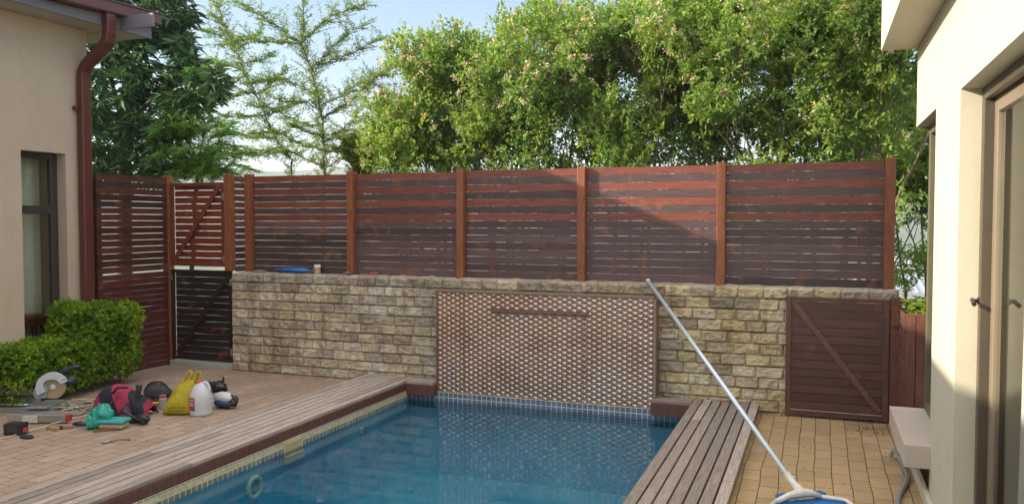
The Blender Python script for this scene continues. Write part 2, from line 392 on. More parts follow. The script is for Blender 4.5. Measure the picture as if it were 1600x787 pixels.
m = MB(); m.box((-12, -4, -.25), (PX0 - .03, 7.75, 0)); m.box((-12, 7.75, -.25), (-5.4, 9.4, 0)); struct(m.build('patio_paving', 'pave_left'))
m = MB(); m.box((PX1 + .03, -4, -.25), (4.5, 7.75, 0)); m.box((PX0 - .028, -4, -.25), (PX1 + .028, PY0 - .03, 0)); struct(m.build('side_paving', 'pave_right'))
# the pool: tiled waterline band, plastered basin, water
m = MB(); zt, zb, zf = -.02, -.175, -1.9
m.add([(PX0, PY1, zt), (PX1, PY1, zt), (PX1, PY1, zb), (PX0, PY1, zb)], [(0, 1, 2, 3)], mi=0)
m.add([(PX0, PY0, zt), (PX1, PY0, zt), (PX1, PY0, zb), (PX0, PY0, zb)], [(3, 2, 1, 0)], mi=0)
zs = -.108
for X_ in (PX0 + .0015, PX1 - .0015): m.add([(X_, PY0, -.064), (X_, PY1 - .01, -.064), (X_, PY1 - .01, -.03), (X_, PY0, -.03)], [(0, 1, 2, 3)], mi=3)
m.add([(PX0, PY0, zt), (PX0, PY1, zt), (PX0, PY1, zs), (PX0, PY0, zs)], [(0, 1, 2, 3)], mi=1)
m.add([(PX0, PY0, zs), (PX0, PY1, zs), (PX0, PY1, zb), (PX0, PY0, zb)], [(0, 1, 2, 3)], mi=2)
m.add([(PX1, PY0, zt), (PX1, PY1, zt), (PX1, PY1, zb), (PX1, PY0, zb)], [(3, 2, 1, 0)], mi=1)
nx, ny = 20, 40
def pz(x, y):
    d = max(0, min(x - PX0, PX1 - x, y - PY0, PY1 - y)); return zf + 1.1 * math.exp(-(d / .62) ** 1.25)
for (a, b) in (((PX0, PY0), (PX0, PY1)), ((PX0, PY1), (PX1, PY1)), ((PX1, PY1), (PX1, PY0)), ((PX1, PY0), (PX0, PY0))):
    m.add([(*a, zb), (*b, zb), (*b, zf + 1.1), (*a, zf + 1.1)], [(0, 1, 2, 3)], mi=2)
gx = [PX0 + (PX1 - PX0) * (.5 - .5 * math.cos(math.pi * i / nx)) for i in range(nx + 1)]; gy = [PY0 + (PY1 - PY0) * (.5 - .5 * math.cos(math.pi * j / ny)) for j in range(ny + 1)]
m.add([(x, y, pz(x, y)) for y in gy for x in gx], [(j * (nx + 1) + i, j * (nx + 1) + i + 1, (j + 1) * (nx + 1) + i + 1, (j + 1) * (nx + 1) + i) for j in range(ny) for i in range(nx)], mi=2)
for (a, b) in (((PX0 - .04, PY0 - .04), (PX0, PY1 + .04)), ((PX1, PY0 - .04), (PX1 + .04, PY1 + .04)), ((PX0, PY1), (PX1, PY1 + .04)), ((PX0, PY0 - .04), (PX1, PY0))):
    m.add([(a[0], a[1], zt), (b[0], a[1], zt), (b[0], b[1], zt), (a[0], b[1], zt)], [(0, 1, 2, 3)], mi=1)
struct(m.build('pool_basin', ['tile_back', 'tile_side', 'pool', simple('limescale', (.66, .60, .40), .7, 0, .45, 30)]))
m = MB(); m.box((PX0 - .01, PY0 - .01, -2.15), (PX1 + .01, PY1 + .01, WZ)); struct(m.build('pool_water', 'water'))

# ================================================================ STONE WALL
def stone_wall():
    m = MB(); X0, X1, Yf, Yb, rows, rh = -5.87, .60, 7.10, 7.43, 11, .0948
    m.box((X0 + .02, Yf + .035, 0), (X1 - .01, Yb - .02, rows * rh - .02), (.30, .255, .20))
    pal = [(.48, .40, .29), (.42, .35, .26), (.54, .46, .34), (.40, .335, .25), (.56, .49, .38), (.45, .38, .30), (.40, .34, .27), (.50, .42, .29)]
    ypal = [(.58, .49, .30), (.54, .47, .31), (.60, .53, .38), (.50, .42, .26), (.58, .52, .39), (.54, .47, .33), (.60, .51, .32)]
    rr = random.Random(3)
    for r in range(rows):
        x = X0; first = True
        while x < X1 - .02:
            w = rr.choice((.195, .205, .20, .21, .19, .16, .205, .225))
            if first: w = rr.choice((.1, .2, .15)) if r % 2 else .2; first = False
            if X1 - (x + w) < .08: w = X1 - x
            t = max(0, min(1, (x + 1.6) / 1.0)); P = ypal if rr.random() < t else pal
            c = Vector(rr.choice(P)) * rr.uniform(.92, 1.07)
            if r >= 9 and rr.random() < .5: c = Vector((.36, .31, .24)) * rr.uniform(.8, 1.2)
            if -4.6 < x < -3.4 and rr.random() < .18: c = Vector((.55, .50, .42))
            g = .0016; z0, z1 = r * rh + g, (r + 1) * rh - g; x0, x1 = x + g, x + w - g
            top = r == rows - 1
            nx, nz = 12, 7; base = len(m.v); seed = Vector((x * 3, r * 1.7, 0)); prot = rr.uniform(.003, .016)
            for j in range(nz + 1):
                for i in range(nx + 1):
                    u, v = i / nx, j / nz; e = min(u * w, (1 - u) * w, v * rh, (1 - v) * rh)
                    k = min(1, e / .009); px, pz_ = x0 + (x1 - x0) * u, z0 + (z1 - z0) * v
                    q = noise.noise(Vector((px * 16, pz_ * 22, r))) * .015 + noise.noise(Vector((px * 45, pz_ * 50, r))) * .008
                    fc = -.007 * (v - .5) * rr.uniform(.6, 1.4) + prot
                    y = Yf + .004 - k * (.004 + max(-.006, q + fc))
                    if top and j == nz: pz_ += noise.noise(Vector((px * 9, 1, 5))) * .02 + .004; y += .006
                    pz_ += .0045 * noise.noise(Vector((px * 2.2, r * .9, 2))) + .002 * noise.noise(Vector((px * 14, r * 3.1, 7))) if r else 0
                    m.v.append((px + .002 * noise.noise(Vector((pz_ * 40, x * 5, 1))), y, pz_))
            for j in range(nz):
                for i in range(nx):
                    a = base + j * (nx + 1) + i; m.f.append((a, a + 1, a + nx + 2, a + nx + 1)); m.c.append(tuple(c)); m.m.append(0)
            # block sides
            for (i0, st, cnt) in ((base, 1, nx), (base + nz * (nx + 1), 1, nx), (base, nx + 1, nz), (base + nx, nx + 1, nz)):
                row = [i0 + st * k for k in range(cnt + 1)]; bk = len(m.v); yb = Yf + .05
                if top and i0 == base + nz * (nx + 1):
                    # rough top surface running back across the wall
                    ny2 = 8; ids = [row]
                    for q in range(1, ny2 + 1):
                        b2 = len(m.v)
                        for k in range(cnt + 1):
                            px, _, pz_ = m.v[row[k]]; yy = Yf + (Yb - Yf) * q / ny2
                            m.v.append((px, yy, rows * rh + noise.noise(Vector((px * 9, yy * 9, 5))) * .018))
                        ids.append([b2 + k for k in range(cnt + 1)])
                    for q in range(ny2):
                        for k in range(cnt): m.f.append((ids[q][k], ids[q][k + 1], ids[q + 1][k + 1], ids[q + 1][k])); m.c.append((.42, .37, .29)); m.m.append(0)
                    continue
                for k in row: px, _, pz_ = m.v[k]; m.v.append((px, yb, pz_))
                for k in range(cnt): m.f.append((row[k], row[k + 1], bk + k + 1, bk + k)); m.c.append(tuple(c)); m.m.append(0)
            x += w
    # end faces (left and right) in coursed blocks
    for X, sg in ((X0, -1), (X1, 1)):
        for r in range(rows):
            xs = sorted((X - sg * .03, X + sg * .004 * (1 + r % 3))); m.box((xs[0], Yf + .016, r * rh + .002), (xs[1], Yb - .004, (r + 1) * rh - .003), tuple(Vector(rr.choice(pal)) * .9))
    o = m.build('stone_wall', 'stone'); return tag(o, 'low wall of rough split-face sandstone blocks behind the pool', 'stone wall')
stone_wall()

# ================================================================ bronze water-feature panel
def panel():
    X0, X1, Z0, Z1, Y = -3.37, -1.32, -.018, .93, 6.965
    e = empty('water_feature_panel', (-2.34, Y, 0), 'bronze pressed metal panel with a spillway slot on the stone wall', 'water feature')
    m = MB(); cw, ch = .0455, .0475; nc = int((X1 - X0) / cw); cw = (X1 - X0) / nc
    for i in range(nc):
        off = (i % 2) * ch * .5; k = -1
        while True:
            za, zb_ = Z0 + off + k * ch, Z0 + off + (k + 1) * ch; k += 1
            if za >= Z1 - .001: break
            if zb_ <= Z0 + .004: continue
            x0, x1 = X0 + i * cw, X0 + (i + 1) * cw; A, B = max(za, Z0), min(zb_, Z1)
            j = random.uniform(-.0015, .0015)
            zq = za + ch; zm = max(A + .002, min(B - .002, za + ch * .58 + j))
            vs = [(x0, Y, A), (x1, Y, A), (x1, Y, B), (x0, Y, B), (x0 + cw * .84, Y - .0095 + j * .7, zm), (x0 + cw * .30, Y - .001, B)]
            m.add(vs, [(0, 1, 4), (1, 2, 4), (2, 5, 4), (5, 3, 4), (3, 0, 4)])
    m.box((X0, Y + .002, Z0), (X1, 7.13, Z1))
    m.build('pressed_metal_face', 'panel', e)
    m = MB(); m.box((X0 - .012, Y - .012, Z1 + .002), (X1 + .012, 7.12, Z1 + .02)); m.box((X1 + .002, Y - .012, Z0), (X1 + .03, 7.12, Z1)); m.box((X0 - .012, Y - .012, Z0), (X0 - .002, 7.12, Z1))
    for x in (-3.10, -1.93): m.box((x - .0016, Y - .0115, Z0 + .001), (x + .0016, Y - .004, Z1 if x != -1.93 else .76))
    m.build('trim', simple('bronze_trim', (.33, .23, .18), .4, .6, .2, 20), e, bevel=.002)
    m = MB(); m.box((-2.82, Y - .034, .768), (-1.885, Y - .006, .778)); m.box((-2.82, Y - .022, .7765), (-1.885, Y - .004, .792)); m.build('spillway_lip', simple('spillway_bronze', (.20, .12, .09), .4, .4, .2, 20), e, bevel=.002)
panel()

# ================================================================ POOL DECKS
def boards(m, along, a0, a1, c0, n, w, gap, z0, z1, seed):
    rr = random.Random(seed)
    for k in range(n):
        p = a0; lo = c0 + k * (w + gap)
        while p < a1:
            L = rr.uniform(1.6, 2.9); q = a1 if a1 - p - L < .6 else p + L
            c = Vector((.385, .32, .275)) * rr.uniform(.68, 1.12); j = rr.uniform(-.0015, .0015)
            if along == 'y': m.box((lo, p + .002, z0 + j), (lo + w, q - .002, z1 + j), tuple(c))
            else: m.box((p + .002, lo, z0 + j), (q - .002, lo + w, z1 + j), tuple(c))
            p = q
DZ0, DZ1 = .05, .075
def deck(side):
    left = side < 0
    xo, xi = (-4.205, -3.672) if left else (-.445, -.972)
    e = empty('pool_deck', ((xo + xi) / 2, 3.5, 0), 'weathered grey plank deck along the pool, on the side of the tools' if left else 'weathered grey plank deck along the pool, under the leaning skimmer pole', 'deck', 'timber decks along the pool')
    m = MB(); lo = min(xo, xi); n = 7; gap = .012; w = (.53 - gap * 6) / 7
    boards(m, 'y', -.4, 7.085, lo, n, w, gap, DZ0, DZ1, 5 if left else 9); m.build('deck_boards', 'deck_y', e, bevel=.0025)
    m = MB()
    if left: boards(m, 'x', -3.668, -3.385, 6.89, 3, .06, .006, DZ0, DZ1, 3)
    else: boards(m, 'x', -1.325, -.978, 6.89, 3, .06, .006, DZ0, DZ1, 4)
    m.build('return_boards', 'deck_x', e, bevel=.0025)
    col = (.125, .052, .038); m = MB()
    if left:
        for y in (-.4, 2.1, 4.6): m.box((-3.689, y, -.055), (-3.664, min(y + 2.498, 6.905), .0485), col)
        m.box((-3.664, 6.882, -.055), (-3.372, 6.906, .0485), col); m.box((-3.394, 6.908, -.05), (-3.373, 6.985, .0485), col)
    else:
        m.box((-.98, -.4, -.055), (-.955, 6.905, .0485), col); m.box((-1.32, 6.882, -.055), (-.982, 6.906, .0485), col); m.box((-1.318, 6.908, -.05), (-1.298, 6.985, .0485), col)
        m.box((-.47, -.4, .002), (-.4475, 7.08, .0485), (.20, .165, .145))
    m.build('fascia_board', 'post', e, bevel=.003)
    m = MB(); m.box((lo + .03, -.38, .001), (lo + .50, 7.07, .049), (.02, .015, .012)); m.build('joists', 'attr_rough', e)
deck(-1); deck(1)
# near-end coping behind the camera's feet
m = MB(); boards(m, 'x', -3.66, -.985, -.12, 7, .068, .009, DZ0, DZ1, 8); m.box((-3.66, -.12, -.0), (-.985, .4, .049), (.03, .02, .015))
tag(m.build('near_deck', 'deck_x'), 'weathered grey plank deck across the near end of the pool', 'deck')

# pool fittings
e = empty('skimmer_box', (PX0, 5.08, -.07), 'cream skimmer opening set in the waterline tiles of the pool', 'pool skimmer')
m = MB(); ya, yb = 4.98, 5.19
m.box((PX0 + .001, ya - .012, -.19), (PX0 + .008, ya, -.022), (.62, .55, .38)); m.box((PX0 + .001, yb, -.19), (PX0 + .008, yb + .012, -.022), (.62, .55, .38)); m.box((PX0 + .001, ya, -.19), (PX0 + .03, yb, -.135), (.72, .64, .46))
m.build('surround', 'attr', e, bevel=.002)
m = MB(); m.box((PX0 + .001, ya, -.134), (PX0 + .004, yb, -.022), (.50, .40, .22)); m.box((PX0 + .0045, ya + .01, -.05), (PX0 + .008, yb - .01, -.03), (.6, .52, .34)); m.build('throat', 'attr', e)
c = onx(391, 748, PX0); c.z = -.25; c.y += .03
e = empty('pool_light', c, 'white ring of the underwater light on the pool side wall', 'pool light')
def ringmesh(R0, r1, col, x, nn=28):
    m = MB(); pts = [(x, c.y + R0 * math.cos(a), c.z + R0 * math.sin(a)) for a in [2 * math.pi * k / nn for k in range(nn + 1)]]
    m.tube(pts, r1, 8, col, cap=False); return m
ringmesh(.068, .017, (.80, .80, .66), c.x + .012).build('rim', 'attr', e, smooth=True)
m = MB(); mt = Matrix.Translation(c) @ Matrix.Rotation(R(90), 4, 'Y'); m.lathe([(.055, .002), (.05, .012), (.001, .016)], 24, (.10, .40, .42), mat=mt); m.build('lens', 'attr', e, smooth=True)
q = Vector((PX0, 6.05, -.2)); m = MB(); m.lathe([(.032, .001), (.03, .012), (.012, .016), (.010, .004), (.001, .004)], 18, (.75, .75, .68), mat=Matrix.Translation(q) @ Matrix.Rotation(R(90), 4, 'Y'))
tag(m.build('pool_inlet', 'attr', smooth=True, origin=q), 'small round white water inlet on the pool side wall', 'pool inlet')

# ================================================================ FENCE
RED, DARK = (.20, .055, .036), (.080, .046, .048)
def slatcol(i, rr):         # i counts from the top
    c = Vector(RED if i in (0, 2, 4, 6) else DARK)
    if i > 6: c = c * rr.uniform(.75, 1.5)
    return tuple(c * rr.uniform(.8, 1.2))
def slats(m, axis, a0, a1, y0, y1, zb, zt, n, rr, gap=.0032, cols=None, mul=1.):
    """n slats between zb and zt, running from a0 to a1 along the axis"""
    p = (zt - zb) / n; segs = 14
    for i in range(n):
        col = cols(i, rr) if cols else slatcol(i, rr); col = tuple(c_ * mul for c_ in col)
        z1 = zt - i * p; z0 = z1 - p + gap; w1 = rr.uniform(-1, 1) * .0014; w2 = rr.uniform(-1, 1) * .0014; ph = rr.uniform(0, 6); jy = rr.uniform(0, .003)
        b = len(m.v)
        for k in range(segs + 1):
            t = k / segs; a = a0 + (a1 - a0) * t; d = w1 * math.sin(6.3 * t + ph) + w2 * math.sin(15 * t + 2 * ph)
            for (y, z) in ((y0 + jy, z0 + d), (y0 + jy, z1 + d * .6), (y1, z1 + d * .6), (y1, z0 + d)): m.v.append((a, y, z) if axis == 'x' else (y, a, z))
        for k in range(segs):
            for s_ in range(4):
                s2 = (s_ + 1) % 4; q = (b + 4 * k + s_, b + 4 * k + s2, b + 4 * k + 4 + s2, b + 4 * k + 4 + s_)
                m.f.append(q); m.c.append(col); m.m.append(0)
        m.f += [(b, b + 3, b + 2, b + 1), tuple(b + 4 * segs + k for k in range(4))]; m.c += [col] * 2; m.m += [0] * 2
rr = random.Random(11)
POSTC = (.26, .088, .040)
e = empty('timber_fence', (-2.6, 7.36, 1.03), 'long slatted timber screen of red and dark boards on top of the stone wall', 'fence')
posts = [-5.805, -4.522, -3.281, -2.055, -.794, .546]
for i, x in enumerate(posts):
    m = MB(); zt = 2.105 + (i == 5) * .01 + rr.uniform(-.005, .006)
    m.box((x - .037, 7.285, 1.03), (x + .037, 7.372, zt), tuple(Vector(POSTC) * rr.uniform(.8, 1.15))); m.build('post', 'post', e, bevel=.004)
for i in range(5):
    m = MB(); z = 2.085 + rr.uniform(-.004, .008)
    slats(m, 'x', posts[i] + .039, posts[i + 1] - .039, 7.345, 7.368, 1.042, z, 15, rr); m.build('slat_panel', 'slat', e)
m = MB()
for k in range(15): m.beam((-5.872, 7.18, 1.085 + k * .0687), (-5.845, 7.34, 1.085 + k * .0687), .02, .0605, slatcol(14 - k, rr))
m.v = [tuple(p) for p in m.v]; m.build('return_slats', 'slat_y', e)
# side fence, runs towards the gate
e = empty('side_fence', (-6.7, 6.5, 0), 'dark slatted timber fence between the downpipe and the gates', 'fence')
dk = lambda i, r_: tuple(Vector((.075, .024, .018)) * r_.uniform(.7, 1.3)) if i not in (1, 4) else tuple(Vector((.05, .025, .025)))
m = MB(); slats(m, 'y', 6.145, 7.08, -6.74, -6.717, 1.06, 2.07, 15, rr, gap=.0065, cols=dk); m.build('upper_slats', 'slat_y', e)
m = MB(); slats(m, 'y', 6.145, 7.08, -6.735, -6.71, .015, 1.05, 17, rr, gap=.003, cols=lambda i, r_: tuple(Vector((.085, .024, .02)) * r_.uniform(.8, 1.2))); m.build('lower_slats', 'slat_y', e)
m = MB(); m.box((-6.80, 7.10, 0), (-6.722, 7.19, 2.10), POSTC); m.build('post', 'post', e, bevel=.004)
m = MB(); m.box((-6.82, 6.15, 0), (-6.742, 6.23, 2.05), (.07, .025, .02)); m.build('post', 'post', e, bevel=.004)
# gate post by the wall end
m = MB(); m.box((-5.968, 7.108, 1.062), (-5.885, 7.188, 2.10), POSTC); tag(m.build('gate_post', 'post', bevel=.004, origin=(-5.93, 7.145, 1.06)), 'reddish square timber post holding the gate hinges on top of the stone wall end', 'gate post')
def gate(name, label, x0, x1, z0, z1, y, n, col, fr, brace, hz, gap, latch=False, latchz=0):
    e = empty(name, ((x0 + x1) / 2, y, z0), label, 'gate')
    m = MB(); w = .036; m.box((x0, y, z0), (x0 + w, y + .03, z1), fr); m.box((x1 - w, y, z0), (x1, y + .03, z1), fr)
    m.box((x0 + w, y + .001, z1 - w), (x1 - w, y + .029, z1), fr); m.box((x0 + w, y + .001, z0), (x1 - w, y + .029, z0 + w), fr); m.build('frame', 'post', e, bevel=.003)
    m = MB(); slats(m, 'x', x0 + w + .002, x1 - w - .002, y + .031, y + .05, z0 + .012, z1 - .012, n, rr, gap=gap + (.004 if z1 < 1.1 and False else 0), cols=lambda i, r_: tuple(Vector(col) * r_.uniform(.8, 1.2))); m.build('slats', 'slat', e)
    m = MB(); a, b = brace; m.beam(a, b, .048, .02, fr, up=(0, 1, 0)); m.build('brace', 'post', e, bevel=.003)
    for z in hz:
        m = MB(); m.box((x1 - .015, y - .012, z - .035), (x1 + .035, y - .002, z + .035), (.5, .5, .5)); m.tube([(x1 + .01, y - .014, z - .04), (x1 + .01, y - .014, z + .04)], .008, 8)
        m.build('hinge', 'hardware', e, bevel=.002)
    if latch:
        m = MB(); m.box((x0 - .03, y - .02, latchz - .03), (x0 + .025, y - .002, latchz + .03)); m.tube([(x0 - .02, y - .03, latchz), (x0 + .05, y - .03, latchz)], .007, 8); m.build('latch', 'hardware', e, bevel=.002)
gate('upper_gate', 'upper slatted gate leaf stained red with a rising diagonal brace', -6.715, -5.99, 1.105, 2.015, 7.13, 12, (.20, .045, .026), (.20, .05, .028), ((-6.66, 7.119, 1.16), (-6.04, 7.119, 1.97)), (1.86, 1.19), .009)
gate('lower_gate', 'lower slatted gate leaf, nearly black, below the red one', -6.72, -5.905, .07, 1.065, 7.13, 14, (.028, .018, .018), (.032, .017, .014), ((-6.63, 7.119, .14), (-5.97, 7.119, .96)), (.94, .185), .003, True, .97)
m = MB(); m.box((-6.74, 7.10, -.05), (-5.88, 7.30, .055)); tag(m.build('gate_threshold', 'concrete', bevel=.006, origin=(-6.35, 7.2, 0)), 'pale concrete threshold block under the lower gate', 'threshold')
# right-hand gate standing against the stone wall
e = empty('pool_gate', (.15, 7.03, .02), 'square brown slatted gate with a diagonal brace leaning on the right end of the wall', 'gate')
x0, x1, z0, z1, y, fr = -.236, .535, .018, .985, 7.005, (.125, .056, .042)
m = MB(); w = .042
m.box((x0, y, z0), (x0 + w, y + .03, z1), fr); m.box((x1 - w, y, z0), (x1, y + .03, z1), fr); m.box((x0 + w, y + .001, z1 - w * .7), (x1 - w, y + .029, z1), fr); m.box((x0 + w, y + .001, z0), (x1 - w, y + .029, z0 + w), fr); m.build('frame', 'post', e, bevel=.003)
m = MB(); slats(m, 'x', x0 + w + .001, x1 - w - .001, y + .012, y + .028, z0 + w + .004, z1 - w * .7 - .012, 13, rr, gap=.004, cols=lambda i, r_: tuple(Vector((.095, .042, .034)) * r_.uniform(.8, 1.2))); m.build('slats', 'slat', e)
m = MB(); m.beam((x0 + .055, y + .003, z1 - .045), (x1 - .06, y + .003, z0 + .07), .045, .014, (.16, .075, .056), up=(0, 1, 0)); m.build('brace', 'post', e, bevel=.002)
m = MB(); m.box((x0 + w, y - .012, z0 + .042), (x1 - w, y - .001, z0 + .05), (.35, .28, .24)); m.build('bottom_trim', 'post', e)
# post at the wall end right of that gate
m = MB(); m.box((.542, 7.0, .0), (.622, 7.088, 1.0), (.14, .055, .038)); o = m.build('gate_post', 'post', bevel=.004, origin=(.58, 7.04, 0)); tag(o, 'dark brown timber post between the square gate and the slatted planter', 'gate post')
m = MB(); m.box((.548, 6.975, .78), (.60, 6.998, .93)); m.box((.60, 6.97, .83), (.64, 6.995, .86)); m.build('strike_plate', simple('rusty_plate', (.22, .10, .05), .6, .3, .4, 30), o, world=True)

# ================================================================ LEFT HOUSE
e = empty('left_house', (-6.8, 6.14, 0), 'beige plastered house at left with dark window and grey eave', 'house')
LX = -6.8
m = MB(); wy0, wy1, wz0, wz1 = 5.40, 5.872, .12, 2.245
m.box((LX - .22, wy1, 0), (LX, 6.142, 3.472)); m.box((LX - .22, -3, 0), (LX, wy0, 3.472)); m.box((LX - .22, wy0, wz1), (LX, wy1, 3.472)); m.box((LX - .22, wy0, 0), (LX, wy1, wz0))
m.box((-14, 5.90, 0), (LX - .222, 6.141, 3.472)); m.build('wall', 'plaster_left', e)
fl = MB(); fl.box((-14, -3, .01), (LX - .23, 5.89, .05), (.3, .25, .2)); fl.box((-9.6, -3, .05), (-9.5, 5.89, 3.3), (.36, .37, .30)); fl.build('interior', 'attr', e)
m = MB(); m.box((-14, -3, 3.474), (-6.47, 6.60, 3.52), (.5, .5, .5)); m.build('soffit', 'soffit', e)
# eave lifts slightly towards the garden end
m = MB()
def zt(y): return 3.635 + max(0, y - 5.2) * .035
m.prism([(0, 0)] * 0 or [(-3, 3.468), (6.62, 3.468), (6.62, zt(6.62) - .03), (5.2, zt(5.2) - .02), (-3, zt(5.2) - .02)], 0, .028, mat=Matrix.Translation((-6.442, 0, 0)) @ Matrix.Rotation(R(90), 4, 'Z'))
m.build('fascia', 'fascia', e)
m = MB(); m.box((-14, 6.212, 3.472), (-6.03, 6.24, 3.60)); m.build('end_fascia', 'fascia', e)
m = MB(); P = [(-3, zt(5.2)), (5.2, zt(5.2)), (6.66, zt(6.66))]
for (ya, za), (yb_, zb_) in zip(P[:-1], P[1:]):
    for (dx, dz, ww, hh) in ((-.035, -.055, .004, .11), (.05, -.04, .004, .10), (.008, -.098, .088, .004), (.058, .012, .02, .012), (-.01, .0, .03, .01)):
        m.beam((-6.38 + dx - .02, ya, za + dz + .02), (-6.38 + dx - .02, yb_, zb_ + dz + .02), ww, hh)
m.beam((-6.40, 6.65, zt(6.66) - .03), (-6.40, 6.66, zt(6.66) - .03), .10, .105)
m.build('gutter', 'gutter', e, bevel=.003)
m = MB(); m.add([(-14, -3, 4.9), (-14, 6.60, 4.9), (-6.46, 6.60, 3.62), (-6.46, -3, 3.60), (-14, -3, 3.53), (-14, 6.60, 3.53), (-6.46, 6.60, 3.53), (-6.46, -3, 3.53)], [(0, 1, 2, 3), (4, 7, 6, 5), (1, 5, 6, 2), (0, 3, 7, 4), (3, 2, 6, 7), (0, 4, 5, 1)])
m.build('roof', simple('roof_sheet', (.16, .15, .15), .5, .3, .2, 4), e)
m = MB(); m.box((-7.5, 3.1, 3.6), (-7.0, 3.95, 5.5)); m.box((-7.55, 3.05, 5.5), (-6.95, 4.0, 5.58)); m.build('added_shadow_block', 'plaster_left', e)  # unseen block added on the roof to cast shade on the fence's right end
# window: frame, transom, glass
f_ = MB(); fx = LX - .11; t_ = .055
f_.box((fx - .05, wy0, wz0), (fx, wy0 + t_, wz1)); f_.box((fx - .05, wy1 - t_ - .02, wz0), (fx, wy1 - .001, wz1)); f_.box((fx - .05, wy0 + t_, wz1 - t_), (fx, wy1 - t_ - .02, wz1 - .001)); f_.box((fx - .05, wy0 + t_, 1.665), (fx, wy1 - t_ - .02, 1.745)); f_.box((fx - .05, wy0 + t_, wz0 + .001), (fx, wy1 - t_ - .02, wz0 + t_))
wf = f_.build('window_frame', 'winframe', e, bevel=.006)
for (za, zb_) in ((wz0 + t_, 1.665), (1.745, wz1 - t_)):
    m = MB(); m.add([(fx - .03, wy0 + t_, za), (fx - .03, wy1 - t_ - .02, za), (fx - .03, wy1 - t_ - .02, zb_), (fx - .03, wy0 + t_, zb_)], [(0, 1, 2, 3)]); o = m.build('glass', 'glass', wf, world=False)
# blind behind the glass
m = MB(); ny_ = 40; vs = []; fs = []
for k in range(ny_ + 1):
    yy = wy0 - .3 + (5.885 - wy0 + .3) * k / ny_; xx = fx - .26 + .006 * math.sin(k * 1.1); vs += [(xx, yy, .1), (xx, yy, 2.35)]
for k in range(ny_): fs.append((2 * k, 2 * k + 2, 2 * k + 3, 2 * k + 1))
m.add(vs, fs, (.82, .84, .70)); m.build('blind', 'attr', e, smooth=True)
# small table seen inside
p = onx(48, 520, -7.1); e2 = empty('side_table', (p.x, p.y, .05), 'small turned wood table standing just inside the left window', 'table')
m = MB(); c0 = Vector((-7.04, 5.5, 0)); m.box((c0.x - .10, 5.36, .665), (c0.x + .10, 5.79, .705)); m.box((c0.x - .08, 5.39, .60), (c0.x + .08, 5.76, .663)); m.build('table_top', 'brownwood', e2, bevel=.006)
for (lx, ly) in ((-.06, 5.41), (.06, 5.41), (-.06, 5.74), (.06, 5.74)):
    m = MB(); m.lathe([(.02, .05), (.024, .15), (.016, .25), (.026, .38), (.018, .48), (.028, .60)], 12, o=(c0.x + lx, ly, 0)); m.build('leg', 'brownwood', e2, smooth=True)
# downpipe
e = empty('downpipe', (-6.75, 6.05, 0), 'brown square downpipe with an offset bend on the house corner', 'downpipe')
def rectpipe(m, pts, wy, wx):
    N = len(pts); b = len(m.v)
    for i, p in enumerate(pts):
        p = Vector(p); d = (Vector(pts[min(i + 1, N - 1)]) - Vector(pts[max(i - 1, 0)])).normalized(); s_ = Vector((0, 1, 0)); u = d.cross(s_).normalized()
        for a, c_ in ((-1, -1), (1, -1), (1, 1), (-1, 1)): m.v.append(tuple(p + s_ * a * wy / 2 + u * c_ * wx / 2))
    for i in range(N - 1):
        for k in range(4): k2 = (k + 1) % 4; m.f.append((b + 4 * i + k, b + 4 * i + k2, b + 4 * i + 4 + k2, b + 4 * i + 4 + k)); m.c.append((.5,) * 3); m.m.append(0)
    m.f += [(b, b + 1, b + 2, b + 3), tuple(b + 4 * (N - 1) + k for k in range(4))]; m.c += [(.5,) * 3] * 2; m.m += [0, 0]
m = MB(); yc = 6.045
rectpipe(m, [(-6.742, yc, .02), (-6.742, yc, 2.98), (-6.732, yc, 3.055), (-6.69, yc, 3.12), (-6.47, yc, 3.275), (-6.423, yc, 3.32), (-6.405, yc, 3.40), (-6.405, yc, 3.59)], .11, .08)
m.build('pipe', 'gutter', e, bevel=.012, seg=3)
m = MB(); m.box((-6.797, yc - .09, 2.68), (-6.785, yc + .09, 2.71)); m.box((-6.79, yc - .09, 2.675), (-6.74, yc - .06, 2.715)); m.build('bracket', 'gutter', e, bevel=.002)

# ================================================================ RIGHT HOUSE
e = empty('right_house', (.61, 5.6, 0), 'sunlit cream plastered house at right with a recessed sliding door', 'house')
RX = .61; ZR = 3.6
m = MB()
m.box((RX, 4.29, 0), (RX + .30, 5.13, 2.228)); m.box((RX, 4.291, 2.2285), (RX + .30, 6.11, ZR)); m.box((RX + .0, -3, 2.2085), (RX + .30, 4.29, ZR)); m.box((RX, -3, 0), (RX + .3, 1.2, 2.208))
m.box((RX + .18, 5.131, 0), (RX + .32, 6.09, .2)); m.box((RX + .301, 5.85, 2.2), (5, 6.10, ZR)); m.box((RX + .5, 5.95, 0), (5, 6.09, 2.198))
m.build('wall', 'plaster_right', e)
m = MB(); m.box((RX - .03, 4.3, .0), (RX - .001, 6.1, .07), (.5, .5, .5)); m.build('plinth', 'plaster_right', e, bevel=.004)
m = MB(); m.box((.385, -3, 2.75), (RX - .001, 6.11, 3.10)); m.box((.385, -3, 3.102), (5, 6.11, 3.7)); m.build('eave', 'plaster_right', e)
m = MB(); m.box((.474, 5.07, .205), (RX + .2, 6.10, .335)); m.build('window_sill', 'sill', e, bevel=.004)
